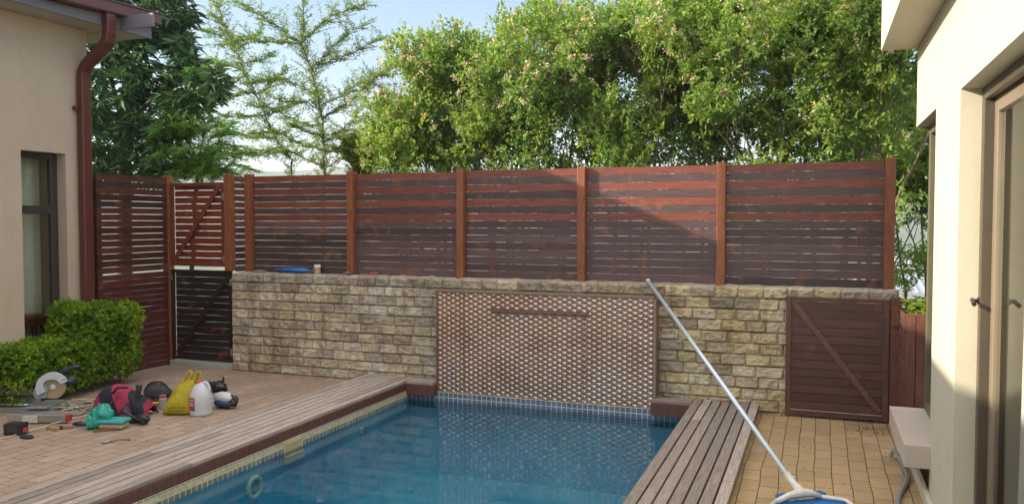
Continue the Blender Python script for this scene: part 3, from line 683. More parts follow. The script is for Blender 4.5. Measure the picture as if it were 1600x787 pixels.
# corner window above that sill
m = MB(); wx = RX + .075
for (a, b) in (((wx, 6.02, .336), (wx + .06, 6.085, 2.2275)), ((wx, 5.1305, .336), (wx + .05, 5.18, 2.2275)), ((wx, 5.181, 2.17), (wx + .05, 6.019, 2.2275)), ((wx, 5.181, .336), (wx + .05, 6.019, .39))): m.box(a, b)
wf = m.build('corner_window_frame', simple('olive_window_frame', (.13, .12, .075), .45, 0, .2, 5), e, bevel=.003)
m = MB(); m.add([(wx + .025, 5.18, .39), (wx + .025, 6.02, .39), (wx + .025, 6.02, 2.17), (wx + .025, 5.18, 2.17)], [(3, 2, 1, 0)]); m.build('glass', 'glass', wf, world=False)
# sliding door in the reveal
m = MB(); dx = RX + .088
m.box((dx, 4.235, .02), (dx + .11, 4.289, 2.2075)); m.box((dx, 1.2, 2.15), (dx + .03, 4.234, 2.2075)); m.box((dx + .08, 1.2, 2.15), (dx + .11, 4.234, 2.2075)); m.box((dx + .031, 1.2, 2.19), (dx + .079, 4.234, 2.2075)); m.box((dx, 1.2, .02), (dx + .11, 4.234, .05))
df = m.build('door_frame', 'doorframe', e, bevel=.004)
m = MB(); sx = dx + .042
m.box((sx, 4.165, .052), (sx + .032, 4.233, 2.185)); m.box((sx, 2.0, 2.085), (sx + .032, 4.163, 2.185)); m.box((sx, 2.0, .052), (sx + .032, 4.163, .15)); m.box((sx, 1.92, .052), (sx + .032, 1.998, 2.185))
ds = m.build('sliding_door', 'doorsash', e, bevel=.004)
m = MB(); m.add([(sx + .016, 2.0, .15), (sx + .016, 4.165, .15), (sx + .016, 4.165, 2.09), (sx + .016, 2.0, 2.09)], [(3, 2, 1, 0)]); m.build('glass', 'glass', ds, world=False)
m = MB(); hz = onx(1536, 466, dx); m.tube([(dx - .002, 4.262, 1.232), (dx - .028, 4.262, 1.232)], .009, 10); m.tube([(dx - .026, 4.268, 1.236), (dx - .03, 4.19, 1.222)], .010, 10); m.lathe([(.016, 0), (.016, .006)], 12, mat=Matrix.Translation((dx - .001, 4.262, 1.232)) @ Matrix.Rotation(R(-90), 4, 'Y')); m.build('handle', 'black', ds, smooth=False, world=False)
m = MB(); m.box((1.0, -3, .0), (5, 5.84, .02), (.3, .26, .2)); m.box((3.6, -3, .02), (3.7, 5.84, 2.9), (.55, .55, .48)); m.box((RX + .31, 5.2, .02), (5, 5.28, 2.9), (.55, .55, .48)); m.box((.92, -3, 2.9), (5, 5.84, 2.95), (.6, .6, .55)); m.build('interior', 'attr', e)
# curtain inside the sliding door
m = MB(); vs = []; fs = []; N_ = 160
for k in range(N_ + 1):
    yy = 4.22 - 2.1 * k / N_; xx = RX + .255 + .022 * math.sin(k * .42) + .012 * math.sin(k * 1.1); vs += [(xx, yy, .04), (xx + .01, yy, 1.1), (xx, yy, 2.15)]
for k in range(N_): fs += [(3 * k, 3 * k + 3, 3 * k + 4, 3 * k + 1), (3 * k + 1, 3 * k + 4, 3 * k + 5, 3 * k + 2)]
m.add(vs, fs); tag(m.build('curtain', 'curtain', smooth=True, origin=(RX + .3, 3.2, 2.15)), 'white curtain hanging in folds behind the sliding door', 'curtain')
#@@VEG
# ================================================================ VEGETATION
def sticks(m, rr, p, d, L, r, depth, bend=.25, col=(.5, .5, .5)):
    n = 5; pts = [p]; rad = [r]; q = Vector(p); d = Vector(d).normalized()
    for k in range(n):
        d = (d + Vector((rr.uniform(-1, 1), rr.uniform(-1, 1), rr.uniform(-.6, .9))) * bend * .5).normalized(); q = q + d * L / n; pts.append(q.copy()); rad.append(max(.0025, r * (1 - .45 * (k + 1) / n)))
    m.tube(pts, rad, 5, col, cap=False)
    tips = [(pts[-1], d)]
    if depth > 0:
        for k in range(rr.choice((2, 3))):
            i = rr.choice((2, 3, 4, 5)); nd = (d + Vector((rr.uniform(-1, 1), rr.uniform(-1, 1), rr.uniform(-.2, .8))) * .8).normalized()
            tips += sticks(m, rr, pts[i], nd, L * rr.uniform(.55, .8), rad[i] * .65, depth - 1, bend, col)
    return tips
def shrub_tree(i, px, ytop, hw, Y, label, zlow=1.3, dens=1., flowers=1.):
    top = ony(px, ytop, Y); rad = hw / 1274 * Y * 1.04; e = empty('flowering_tree', (top.x, Y, -2.3), label, 'tree', 'flowering trees behind the fence')
    rr = random.Random(100 + i); zt_ = top.z
    m = MB(); anchors = []
    for s_ in range(5):
        b = Vector((top.x + rr.uniform(-.25, .25), Y + rr.uniform(-.2, .2), -2.4))
        mid = Vector((top.x + rr.uniform(-.5, .5) * rad * 1.2, Y + rr.uniform(-.4, .3), zlow + .2))
        m.tube([b, b.lerp(mid, .5) + Vector((rr.uniform(-.1, .1), 0, 0)), mid], [.035, .028, .022], 6, cap=False)
        anchors += sticks(m, rr, mid, (mid.x - b.x, rr.uniform(-.2, .2), 1.6), (zt_ - zlow) * .42, .02, 4, .35)
    m.build('trunk', 'bark_pale', e, smooth=True)
    # leaf sprigs through an uneven column-shaped crown
    N = int(3600 * dens * (rad / .6)); P = []; Dv = []; Cc = []
    blobs = [(Vector((top.x + rr.uniform(-.75, .75) * rad, Y + rr.uniform(-.60, .35), rr.uniform(zlow + .2, zt_ - .25))), rr.uniform(.20, .44)) for _ in range(38)] + [(Vector((top.x + rr.uniform(-.5, .5) * rad, Y + rr.uniform(-.3, .3), zt_ - .38 - rr.uniform(0, .2))), rr.uniform(.25, .4)) for _ in range(6)]
    blobs += [(Vector(a[0]), .16) for a in anchors if abs(a[0].x - top.x) < rad * 1.15 and a[0].z < zt_]
    wts = [b[1] ** 2 for b in blobs]; cnt = 0; tries = 0
    while cnt < N and tries < N * 6:
        tries += 1
        c_, r_ = rr.choices(blobs, wts)[0]
        d = Vector((rr.gauss(0, 1), rr.gauss(0, 1), rr.gauss(0, 1))).normalized(); p = c_ + d * r_ * (rr.random() ** .35)
        lo = (p.z - zlow) / (zt_ - zlow)
        if p.z < zlow - .3 or p.z > zt_ + .12: continue
        nv = noise.noise(p * 1.7) + .5 * noise.noise(p * 4.1)
        if nv < -.24 + max(0, .70 - lo * 1.1) * .66 * (1 if lo < .62 else 0): continue
        cnt += 1; g = .5 + .5 * noise.noise(p * 1.3 + Vector((9, 0, 0)))
        ax = (d * .6 + Vector((rr.gauss(0, .35), rr.gauss(0, .35), .40 + rr.gauss(0, .4)))).normalized()
        P.append(p); Dv.append(ax); Cc.append(g)
    P = np.array(P); Dv = np.array(Dv); Cc = np.array(Cc); K = 11
    n = len(P); tt = np.tile(np.linspace(0, 1, K), n); PP = np.repeat(P, K, 0) + np.repeat(Dv, K, 0) * (tt[:, None] * .13) + rng.normal(0, .008, (n * K, 3))
    DD = np.repeat(Dv, K, 0) * .55 + rng.normal(0, .55, (n * K, 3)); g = np.repeat(Cc, K) + rng.normal(0, .18, n * K)
    g = np.clip(g, 0, 1)[:, None]; A, B = np.array((.09, .20, .055)), np.array((.34, .45, .11)); col = A * (1 - g) + B * g
    yl = rng.random(n * K) < .04; col[yl] = (.50, .38, .05)
    L = rng.uniform(.040, .075, n * K); V, F, Cl = leafquads(PP, DD, L, L * rng.uniform(.38, .5, n * K), col)
    # pink flower heads
    nf = int(80 * flowers * dens)
    idx = np.array([k for k in range(n) if (P[k][2] > zlow + .9)]); cost = P[idx][:, 1] * 1.2 - P[idx][:, 2] * .35 + rng.normal(0, .35, len(idx)); idx = idx[np.argsort(cost)[:nf * 4]]; idx = rng.choice(idx, min(nf, len(idx)), False)
    q = 10; FP = np.repeat(P[idx] + Dv[idx] * .13, q, 0) + rng.normal(0, .018, (len(idx) * q, 3)); FD = rng.normal(0, 1, (len(idx) * q, 3)); FL = rng.uniform(.02, .034, len(idx) * q)
    fc = np.array((.85, .58, .66)) * rng.uniform(.8, 1.15, (len(idx) * q, 1)); V2, F2, C2 = leafquads(FP, FD, FL, FL * .8, fc)
    npmesh('crown', np.vstack([V, V2]), np.vstack([F, F2 + len(V)]), np.vstack([Cl, C2]), 'leaf', e)
FT = [(640, 165, 52, 9.7, 'shortest pink-flowered tree, first at the left end of the row'), (730, 42, 66, 10.1, 'pink-flowered tree second from the left in the row, rising steeply'),
      (815, 28, 72, 9.8, 'flowering tree above the fence panel left of the middle post'), (905, 2, 72, 10.2, 'tall flowering tree with a bare fork above the middle fence post'),
      (1000, 12, 74, 9.8, 'flowering tree with exposed pale twigs above the lit fence panel'), (1090, -12, 76, 10.1, 'tall flowering tree just left of the sunlit fence post'),
      (1180, -30, 78, 9.8, 'dense flowering tree just right of the sunlit fence post'), (1275, -18, 78, 10.2, 'flowering tree over the shaded end of the fence'),
      (1355, -20, 72, 9.7, 'flowering tree at the fence end, beside the right eave')]
for i, a in enumerate(FT): shrub_tree(i, *a)
shrub_tree(12, 1440, 120, 85, 12.5, 'thin see-through flowering tree in the gap by the right house', .2, 1.1, .3)

def branchtree(name, label, base, stems, Y, spread, leafL, col_a, col_b, seed, twigL=.30, per=26, step=.055, bark='bark', lean=.6, wfac=.24, droop=0.):
    """stems: list of (pixel polyline, r0, r1); feathery twigs sprout along them in depth as well as width"""
    rr = random.Random(seed); e = empty(name, base, label, 'tree'); m = MB(); P = []; Dd = []; cc = []
    for pts, r0, r1 in stems:
        dep = rr.uniform(-spread, spread); W_ = []
        for k, (x, y) in enumerate(pts):
            t = k / (len(pts) - 1); W_.append(ony(x, y, Y + dep * t * (0 if r0 > .03 else 1)))
        # resample
        R_ = [W_[0]]
        for a, b in zip(W_[:-1], W_[1:]):
            n = max(1, int((b - a).length / .12)); R_ += [a.lerp(b, (k + 1) / n) + Vector((rr.uniform(-.012, .012),) * 1 + (rr.uniform(-.03, .03), rr.uniform(-.02, .02))) for k in range(n)]
        rad = [r0 + (r1 - r0) * k / (len(R_) - 1) for k in range(len(R_))]; m.tube(R_, rad, 6, cap=False)
        for k in range(1, len(R_)):
            r = rad[k]
            if r > .03: continue
            L_ = (R_[k] - R_[k - 1]).length; d0 = (R_[k] - R_[k - 1]).normalized()
            for q in range(max(1, int(L_ / step))):
                p = R_[k - 1].lerp(R_[k], rr.random()); s_ = Vector((rr.uniform(-1, 1), rr.uniform(-1, 1), rr.uniform(-.5, .5))).normalized()
                s_.z *= .45; td = (d0 * lean + s_ * .8 + Vector((0, 0, .1 - droop))).normalized(); tl = twigL * rr.uniform(.4, 1.1) * (1 - .35 * k / len(R_))
                if rr.random() < .35: m.tube([p, p + td * tl * .9], [.004, .002], 4, cap=False)
                g0 = rr.random()
                for j in range(per):
                    u = (j + .5) / per; side = Vector((rr.uniform(-1, 1), rr.uniform(-1, 1), rr.uniform(-.35, .35))).normalized()
                    P.append(p + td * tl * u + Vector((0, 0, -droop * .1 * u * u))); Dd.append(side + td * .6); cc.append(g0 * .6 + rr.random() * .4)
    m.build('trunk', bark, e, smooth=True)
    P = np.array(P); Dd = np.array(Dd); g = np.array(cc)[:, None]; col = np.array(col_a) * (1 - g) + np.array(col_b) * g
    L = rng.uniform(.7, 1.3, len(P)) * leafL; V, F, Cl = leafquads(P, Dd, L, L * wfac, col, .9); npmesh('crown', V, F, Cl, 'leaf_fine', e)
    return e
Y = 14.2
branchtree('feathery_tree', 'open feathery tree with an upright trunk, tallest left of the flowering row', tuple(ony(505, 345, Y) - Vector((0, 0, 4))), [
    ([(503, 620), (505, 345), (507, 260), (505, 200), (498, 150), (485, 105), (472, 68), (474, 30), (470, -30)], .042, .010),
    ([(472, 68), (440, 45), (405, 22), (375, 3)], .016, .005), ([(474, 66), (495, 42), (525, 22), (570, 8)], .014, .004), ([(472, 70), (430, 66), (385, 62), (345, 72)], .014, .004),
    ([(485, 105), (520, 95), (560, 78), (597, 58)], .014, .004), ([(498, 152), (470, 135), (430, 122), (395, 130)], .018, .004), ([(490, 118), (505, 90), (540, 55), (568, 40)], .012, .004),
    ([(505, 185), (545, 160), (580, 125), (615, 100), (655, 80)], .022, .005), ([(580, 125), (600, 140), (618, 160)], .01, .004), ([(565, 140), (590, 118), (612, 120)], .01, .004),
    ([(505, 200), (465, 190), (425, 170), (390, 165)], .018, .004), ([(507, 240), (545, 225), (580, 205), (600, 180)], .018, .004), ([(507, 235), (470, 225), (430, 205), (400, 210)], .018, .004),
    ([(505, 262), (460, 240), (410, 235), (370, 245)], .014, .004), ([(509, 262), (540, 245), (575, 238), (590, 215)], .014, .004), ([(500, 165), (535, 150), (560, 130)], .012, .004), ([(504, 175), (480, 160), (450, 160), (420, 150)], .012, .004),
    ([(503, 215), (480, 205), (455, 195)], .01, .004), ([(506, 222), (530, 205), (550, 190), (565, 165)], .012, .004)], Y, .9, .075, (.09, .17, .05), (.26, .33, .08), 21, .60, 27, .028, 'bark_pale')
branchtree('feathery_tree', 'open feathery tree leaning left, second trunk beside the upright one', tuple(ony(460, 345, Y) - Vector((0, 0, 4))), [
    ([(470, 620), (462, 345), (455, 250), (430, 215), (415, 180), (398, 145), (380, 110), (365, 70), (350, 40), (335, -5)], .036, .007),
    ([(365, 75), (345, 58), (320, 48)], .012, .004), ([(368, 80), (390, 62), (412, 50)], .012, .004), ([(380, 110), (350, 100), (315, 95), (290, 120)], .014, .004), ([(385, 118), (365, 130), (330, 140), (300, 145)], .014, .004),
    ([(398, 145), (370, 150), (335, 160)], .014, .004), ([(400, 148), (425, 130), (445, 110)], .013, .004), ([(415, 180), (380, 185), (345, 180)], .014, .004), ([(418, 182), (445, 168), (470, 160)], .012, .004),
    ([(430, 215), (395, 215), (360, 205), (330, 215)], .016, .004), ([(440, 228), (400, 245), (370, 235)], .012, .004), ([(352, 45), (340, 30), (325, 20)], .009, .004), ([(375, 100), (400, 95), (425, 85)], .01, .004)], Y + .3, .9, .075, (.09, .17, .05), (.27, .34, .08), 22, .56, 27, .028, 'bark_pale')
# bright low feathery tree just over the gate
low = [([(300, 700), (300, 420), (305, 320), (312, 255)], .05, .022)]
rr = random.Random(5)
for k in range(52):
    a = rr.uniform(-1, 1); y0 = rr.uniform(185, 275); x0 = 305 + a * 25; x1 = 305 + a * rr.uniform(55, 95); low.append(([(x0, y0 + 10), ((x0 + x1) / 2, y0 - 6), (x1, y0 + rr.uniform(-8, 16))], .010, .003))
low += [([(310, 260), (290, 215), (240, 200), (205, 195)], .012, .003), ([(310, 255), (320, 200), (318, 160), (330, 130)], .012, .003), ([(310, 260), (345, 215), (370, 190)], .012, .003), ([(320, 165), (300, 150), (270, 145)], .008, .003), ([(255, 118), (290, 112), (330, 108), (345, 96)], .008, .003)]
branchtree('feathery_tree', 'low bright green feathery tree right above the red gate', tuple(ony(305, 345, 8.9) - Vector((0, 0, 4))), low, 8.9, .5, .036, (.10, .25, .06), (.24, .42, .09), 23, .34, 34, .019, droop=.15)
lowb = [([(560, 600), (562, 340), (566, 290)], .04, .02)] + [([(566, 293), (566 + rr.uniform(-22, 22), 250), (566 + rr.uniform(-45, 45), rr.uniform(205, 262))], .012, .004) for _ in range(18)]
branchtree('feathery_tree', 'low yellow-green bushy tree between the upright feathery tree and the flowering row', tuple(ony(563, 345, 11.6) - Vector((0, 0, 4))), lowb, 11.6, .4, .06, (.16, .22, .05), (.36, .38, .08), 24, .28, 30, .02)

def rosettes(name, label, cat, base, centers, leafL, per, ca, cb, mat, seed, stems, wf=.2, droop=.35):
    rr = random.Random(seed); e = empty(name, base, label, cat); m = MB()
    for pts, r0, r1 in stems: m.tube(pts, [r0 + (r1 - r0) * k / (len(pts) - 1) for k in range(len(pts))], 7, cap=False)
    P = []; D = []; c_ = []
    for c in centers:
        if rr.random() < .12:
            q = Vector(c); a_ = min((Vector(p) for s_ in stems for k_ in range(len(s_[0]) - 1) for p in [Vector(s_[0][k_]).lerp(Vector(s_[0][k_ + 1]), t_) for t_ in (0, .25, .5, .75, 1)]), key=lambda p: (p - q).length)
            if (a_ - q).length < 1.3: m.tube([a_, a_.lerp(q, .5) + Vector((0, 0, -.03)), q], [.014, .010, .005], 4, cap=False)
        g0 = rr.random() * .6
        for k in range(per):
            a = rr.uniform(0, 6.28); P.append(c); D.append((math.cos(a), math.sin(a), rr.uniform(-droop - .5, .5 - droop * .3))); c_.append(g0 + rr.random() * .4)
    m.build('trunk', 'bark', e, smooth=True)
    g = np.array(c_)[:, None]; col = np.array(ca) * (1 - g) + np.array(cb) * g; n = len(P); L = rng.uniform(.65, 1.25, n) * leafL
    V, F, Cl = leafquads(np.array([tuple(p) for p in P]), np.array(D), L, L * wf, col, .8); npmesh('crown', V, F, Cl, mat, e); return e
# big dark broad-leaved tree behind the left house
rr = random.Random(9); cs = []
def inside(x, y):
    e1 = ((x - 190) / 120) ** 2 + ((y - 60) / 125) ** 2 < 1; e2 = ((x - 190) / 100) ** 2 + ((y - 190) / 110) ** 2 < 1; e3 = ((x - 285) / 68) ** 2 + ((y - 135) / 45) ** 2 < 1; e4 = ((x - 230) / 62) ** 2 + ((y + 20) / 80) ** 2 < 1
    return e1 or e2 or e3 or e4
while len(cs) < 1300:
    x, y, Yt = rr.uniform(60, 355), rr.uniform(-120, 300), rr.uniform(8.6, 11.0)
    nv = noise.noise(Vector((x / 38, y / 38, Yt * .8)))
    if inside(x, y) and nv > -.14: cs.append(ony(x, y, Yt))
T = ony(190, 345, 9.8)
st = [([T + Vector((0, 0, -4)), T + Vector((.05, 0, -.5)), ony(195, 200, 9.8)], .13, .09)]
for (x, y, Yt) in ((150, 60, 9.5), (230, 20, 9.9), (285, 130, 9.9), (200, -60, 10), (140, 150, 9.4), (245, 100, 10.2), (320, 140, 10), (180, 30, 10.4)):
    a, b = ony(195, 200, 9.8), ony(x, y, Yt); st.append(([a, a.lerp(b, .5) + Vector((rr.uniform(-.1, .1), 0, .1)), b], .05, .015))
rosettes('broadleaf_tree', 'big dark glossy broad-leaved tree behind the house corner and side fence', 'tree', tuple(T - Vector((0, 0, 4))), cs, .21, 12, (.022, .065, .035), (.07, .145, .06), 'leaf_glossy', 31, st, .24, .5)

# clipped stepped shrub by the left wall
def clipped_shrub():
    e = empty('clipped_shrub', (-6.5, 5.5, 0), 'bright green clipped shrub stepped in two heights by the left house', 'shrub'); rr = random.Random(4)
    boxes = [((-6.78, 5.58, .10), (-6.27, 6.28, .79)), ((-6.78, 4.85, .06), (-6.22, 5.68, .50))]
    def sd(p):
        b = 9
        for a, c in boxes:
            h = [(c[i] - a[i]) / 2 - .09 for i in range(3)]; q = [abs(p[i] - (a[i] + c[i]) / 2) - h[i] for i in range(3)]
            o = math.sqrt(sum(max(v, 0) ** 2 for v in q)) + min(max(q), 0) - .09; b = min(b, o)
        return b + .028 * noise.noise(Vector(p) * 7) + .05 * noise.noise(Vector(p) * 2.5)
    P = []; D = []; g = []
    while len(P) < 5600:
        p = Vector((rr.uniform(-6.82, -6.15), rr.uniform(4.75, 6.35), rr.uniform(.04, .88))); s_ = sd(p)
        if s_ > .012 or s_ < -.10: continue
        if rr.random() > math.exp(s_ * 14): continue
        if p.z < .2 and rr.random() < .45: continue
        ep = .01; nrm = Vector((sd(p + Vector((ep, 0, 0))) - s_, sd(p + Vector((0, ep, 0))) - s_, sd(p + Vector((0, 0, ep))) - s_)).normalized()
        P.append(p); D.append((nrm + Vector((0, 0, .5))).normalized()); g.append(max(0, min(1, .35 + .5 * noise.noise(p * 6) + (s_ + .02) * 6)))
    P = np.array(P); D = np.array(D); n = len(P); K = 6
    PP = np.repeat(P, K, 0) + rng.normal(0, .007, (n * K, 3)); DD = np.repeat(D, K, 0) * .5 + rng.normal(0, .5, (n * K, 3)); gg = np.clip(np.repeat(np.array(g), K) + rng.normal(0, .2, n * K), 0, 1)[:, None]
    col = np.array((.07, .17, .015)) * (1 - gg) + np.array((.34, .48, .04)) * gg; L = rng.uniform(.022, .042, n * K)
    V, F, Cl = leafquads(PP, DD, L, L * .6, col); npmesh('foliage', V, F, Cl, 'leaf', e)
    m = MB()
    for k in range(34):
        b = Vector((rr.uniform(-6.65, -6.35), rr.uniform(5.0, 6.15), 0)); h = .72 if b.y > 5.65 else .42
        m.tube([b, b + Vector((rr.uniform(-.06, .06), rr.uniform(-.06, .06), h * .5)), b + Vector((rr.uniform(-.14, .14), rr.uniform(-.14, .14), h))], [.009, .007, .003], 5, cap=False)
    m.build('stems', 'bark', e)
clipped_shrub()
#@@OBJ
# ================================================================ OBJECTS on the right
# skimmer net and pole
pt, pb = Vector((-1.385, 7.085, 1.075)), Vector((-.13, 4.955, .10))
e = empty('pool_skimmer', pb, 'blue leaf net on a long pale pole leaning against the stone wall', 'pool net')
m = MB(); m.tube([pt, pb.lerp(pt, .02)], .0155, 14); m.build('pole', 'pole', e, smooth=True)
m = MB(); m.tube([pt + (pt - pb).normalized() * -.01, pt + (pt - pb).normalized() * .012], .019, 14); m.build('end_cap', 'whiteplastic', e, smooth=True)
axis = Vector((1, -.13, 0)).normalized()                                   # the net's mouth runs to the right
F0 = onz(1252, 772, .075); head = []
hub = F0 + Vector((0, 0, .01)); dn = (pb - pt).normalized()
m = MB(); m.tube([pb - dn * .05, pb + dn * .03, hub.lerp(pb, .4), hub], [.021, .022, .024, .03], 12); m.tube([pb + Vector((.012, 0, .012)), pb + Vector((.02, -.01, .02))], .008, 8)
a_, b_ = onz(1212, 783, .055), onz(1282, 775, .06); m.tube([a_, hub.lerp(a_, .5) + Vector((0, .01, .005)), hub, hub.lerp(b_, .5) + Vector((0, .008, .006)), b_], [.014, .019, .028, .02, .014], 10); m.build('bracket', 'whiteplastic', e, smooth=True)
loop = [onz(x, y, z) for x, y, z in ((1212, 783, .055), (1195, 797, .05), (1186, 812, .05), (1190, 835, .05), (1215, 856, .05), (1260, 868, .05), (1300, 862, .05), (1335, 843, .05), (1346, 815, .05), (1338, 793, .052), (1322, 781, .055), (1305, 778, .058), (1282, 775, .06))]
m = MB(); m.tube(loop, .0115, 10); m.build('hoop', 'whiteplastic', e, smooth=True)
M['net'] = simple('blue_net_mesh', (.012, .17, .48), .6, 0, .25, 60, .4)
m = MB(); ring = loop; cen = sum(ring, Vector()) / len(ring); rings = []
for (k, dz) in ((1., -.006), (.88, -.022), (.6, -.036), (.25, -.042)): rings.append([cen + (p - cen) * k + Vector((0, 0, dz + (.006 * noise.noise(p * 20) if k < 1 else 0))) for p in ring])
vs = [p for r_ in rings for p in r_]; n = len(ring); fs = [(i * n + k, i * n + (k + 1) % n, (i + 1) * n + (k + 1) % n, (i + 1) * n + k) for i in range(3) for k in range(n)] + [tuple(3 * n + k for k in range(n))]
m.add(vs, fs)
fl1 = [onz(x, y, z) for x, y, z in ((1211, 774, .03), (1222, 770, .045), (1243, 771, .05), (1236, 779, .05), (1216, 789, .045))]; m.add(fl1, [(0, 1, 2, 3, 4)])
fl2 = [onz(x, y, z) for x, y, z in ((1272, 769, .045), (1280, 766, .05), (1290, 770, .045), (1293, 776, .05), (1280, 774, .055))]; m.add(fl2, [(0, 1, 2, 3, 4)])
o = m.build('net', 'net', e, smooth=True); sd_ = o.modifiers.new('thick', 'SOLIDIFY'); sd_.thickness = .004
# hose
m = MB(); pts = [onz(1392, 712, .02), onz(1396, 704, .06), onz(1404, 712, .05), onz(1411, 728, .02), onz(1418, 745, .014), onz(1413, 760, .014), onz(1405, 775, .014), onz(1402, 800, .014), onz(1398, 850, .014)]
def smoothpts(p, n=6):
    out = []
    for i in range(len(p) - 1):
        a, b, c, d = p[max(i - 1, 0)], p[i], p[i + 1], p[min(i + 2, len(p) - 1)]
        for k in range(n):
            t = k / n; out.append(.5 * ((2 * b) + (c - a) * t + (2 * a - 5 * b + 4 * c - d) * t * t + (3 * b - a - 3 * c + d) * t ** 3))
    return out + [p[-1]]
m.tube(smoothpts(pts), .013, 10, (.22, .25, .24)); tag(m.build('hose', 'attr', smooth=True), 'grey garden hose lying on the pavers below the projecting sill', 'hose')
# slatted planter behind the square gate
e = empty('timber_planter', (.72, 6.85, 0), 'reddish brown slatted timber planter box beside the right house corner', 'planter')
pc = (.165, .07, .052); m = MB()
m.box((.612, 6.6, .02), (.679, 6.625, .92), pc); m.box((.684, 6.6, .02), (.765, 6.625, .92), pc); m.build('front_boards', 'post', e, bevel=.003)
m = MB(); 
for k in range(13): m.box((.602, 6.602, .03 + k * .069), (.611, 7.09, .03 + k * .069 + .060), tuple(Vector(pc) * random.uniform(.8, 1.3)))
m.build('side_slats', 'slat_y', e, bevel=.002)
m = MB(); m.box((.612, 7.05, .02), (.96, 7.075, .92), pc); m.box((.94, 6.626, .02), (.962, 7.049, .92), pc); m.box((.766, 6.6, .02), (.96, 6.625, .92), pc); m.build('back_boards', 'post', e, bevel=.003)
m = MB(); m.box((.613, 6.626, .3), (.939, 7.049, .86), (.05, .035, .025)); m.build('soil', 'attr_rough', e)
c = Vector((.80, 6.95, .86)); rr = random.Random(2)
cs = [c + Vector((rr.uniform(-.14, .12), rr.uniform(-.12, .14), rr.uniform(0, .14))) for _ in range(60)]
rosettes('leafy_plant', 'yellow-green leafy plant growing out of the slatted planter', 'plant', tuple(c), cs, .07, 8, (.10, .19, .02), (.36, .42, .06), 'leaf', 41, [([c + Vector((rr.uniform(-.05, .05), 0, -.05)), c + Vector((rr.uniform(-.1, .1), 0, .1))], .006, .003) for _ in range(5)], .45, .0)
e = empty('clay_pot', (.84, 6.78, .86), 'orange clay pot lying tilted in the slatted planter', 'pot')
mt = Matrix.Translation((.85, 6.80, .91)) @ Matrix.Rotation(R(35), 4, 'Y')
m = MB(); m.lathe([(.05, -.07), (.07, 0), (.085, .08), (.094, .082), (.094, .105), (.08, .105), (.06, 0), (.001, -.02)], 24, (.52, .30, .10), mat=mt); m.build('body', 'attr', e, smooth=False, bevel=.002)
# far building with a ribbed pale roof, downhill to the right
B = ony(1420, 455, 26); e = empty('neighbour_house', (B.x, 26, -3.5), 'low neighbouring house with pale ribbed roof beyond the right fence end', 'house')
x0, x1 = B.x - 1.3, B.x + 4
m = MB(); m.box((x0 + .3, 26.2, -5), (x1, 31, -.9), (.45, .43, .40)); m.build('wall', 'attr', e)
m = MB(); z0r, z1r = ony(1420, 458, 26).z, ony(1420, 428, 29).z
m.add([(x0, 26, z0r), (x1, 26, z0r), (x1, 29, z1r), (x0, 29, z1r)], [(0, 1, 2, 3)], (.30, .33, .40))
k = 0
while x0 + k * .22 < x1: m.beam((x0 + k * .22, 26, z0r + .02), (x0 + k * .22, 29, z1r + .02), .05, .04, (.36, .39, .46)); k += 1
m.box((x0, 25.98, z0r - .12), (x1, 26.02, z0r + .01), (.32, .33, .36)); m.build('roof', 'attr', e)
m = MB(); m.box((x0 + .9, 26.1, -3.2), (x0 + 1.9, 26.19, -2.0), (.05, .06, .07)); m.build('window', 'attr', e)
B = ony(1425, 418, 48); e = empty('neighbour_house', (B.x, 48, -5), 'white walled building far downhill behind the ribbed roof', 'house')
m = MB(); m.box((B.x - 2.6, 48, -8), (B.x + 4, 54, ony(1425, 420, 48).z), (.60, .60, .60)); m.build('wall', 'attr', e)
m = MB(); zz = ony(1425, 420, 48).z; m.prism([(B.x - 3, zz), (B.x + 4.4, zz), (B.x + 4.4, zz + .25), (B.x - 3, zz + .22)], 47.6, 54.4, (.42, .44, .50)); m.build('roof', 'attr', e)

# ================================================================ OBJECTS on the stone wall
def wtop(px, py=0, dy=.22): p = ony(px, 425, 7.10 + dy); p.z = 1.052; return p
a, b = wtop(441), wtop(481); e = empty('caulking_gun', a, 'blue sealant tube gun lying on the stone wall', 'caulking gun')
m = MB(); m.tube([a + Vector((0, 0, .026)), b + Vector((0, 0, .022))], .024, 14, (.03, .17, .55)); m.tube([a + Vector((-.002, 0, .026)), a + Vector((-.015, 0, .026))], [.018, .016], 12, (.02, .09, .35)); m.build('barrel', 'attr', e, smooth=True)
m = MB(); m.tube([a + Vector((-.015, 0, .026)), a + Vector((-.10, 0, .024))], [.012, .004], 8, (.05, .16, .45)); m.build('nozzle', 'attr', e)
m = MB(); m.tube([b + Vector((0, 0, .024)), b + Vector((.09, .0, .02))], .005, 6, (.3, .32, .36)); m.beam(b + Vector((.01, 0, .015)), b + Vector((.05, -.06, .012)), .02, .012, (.08, .12, .22)); m.build('plunger_handle', 'attr', e)
a = wtop(496, dy=.18); e = empty('paint_jar', a, 'small paint jar with white lid standing on the stone wall', 'jar')
m = MB(); m.lathe([(.031, 0), (.032, .004), (.032, .062), (.028, .066)], 20, (.48, .34, .20), o=a); m.build('jar_body', 'attr', e, smooth=False)
m = MB(); m.lathe([(.033, .062), (.034, .064), (.034, .086), (.031, .089), (.001, .089)], 20, (.80, .78, .80), o=a); m.build('lid', 'attr', e)
m = MB(); m.box((a.x - .0331, a.y - .0329, a.z + .012), (a.x - .008, a.y - .026, a.z + .052), (.06, .26, .20)); m.build('paper_patch', 'attr', e)
a = wtop(545, dy=.15); e = empty('paint_brush', a, 'red handled brush with blue bristles on the stone wall beside a fence post', 'paint brush')
m = MB(); m.tube([a + Vector((-.09, .03, .012)), a + Vector((-.03, .01, .014)), a + Vector((0, 0, .012))], [.006, .012, .014], 8, (.55, .14, .10)); m.build('handle', 'attr', e, smooth=True)
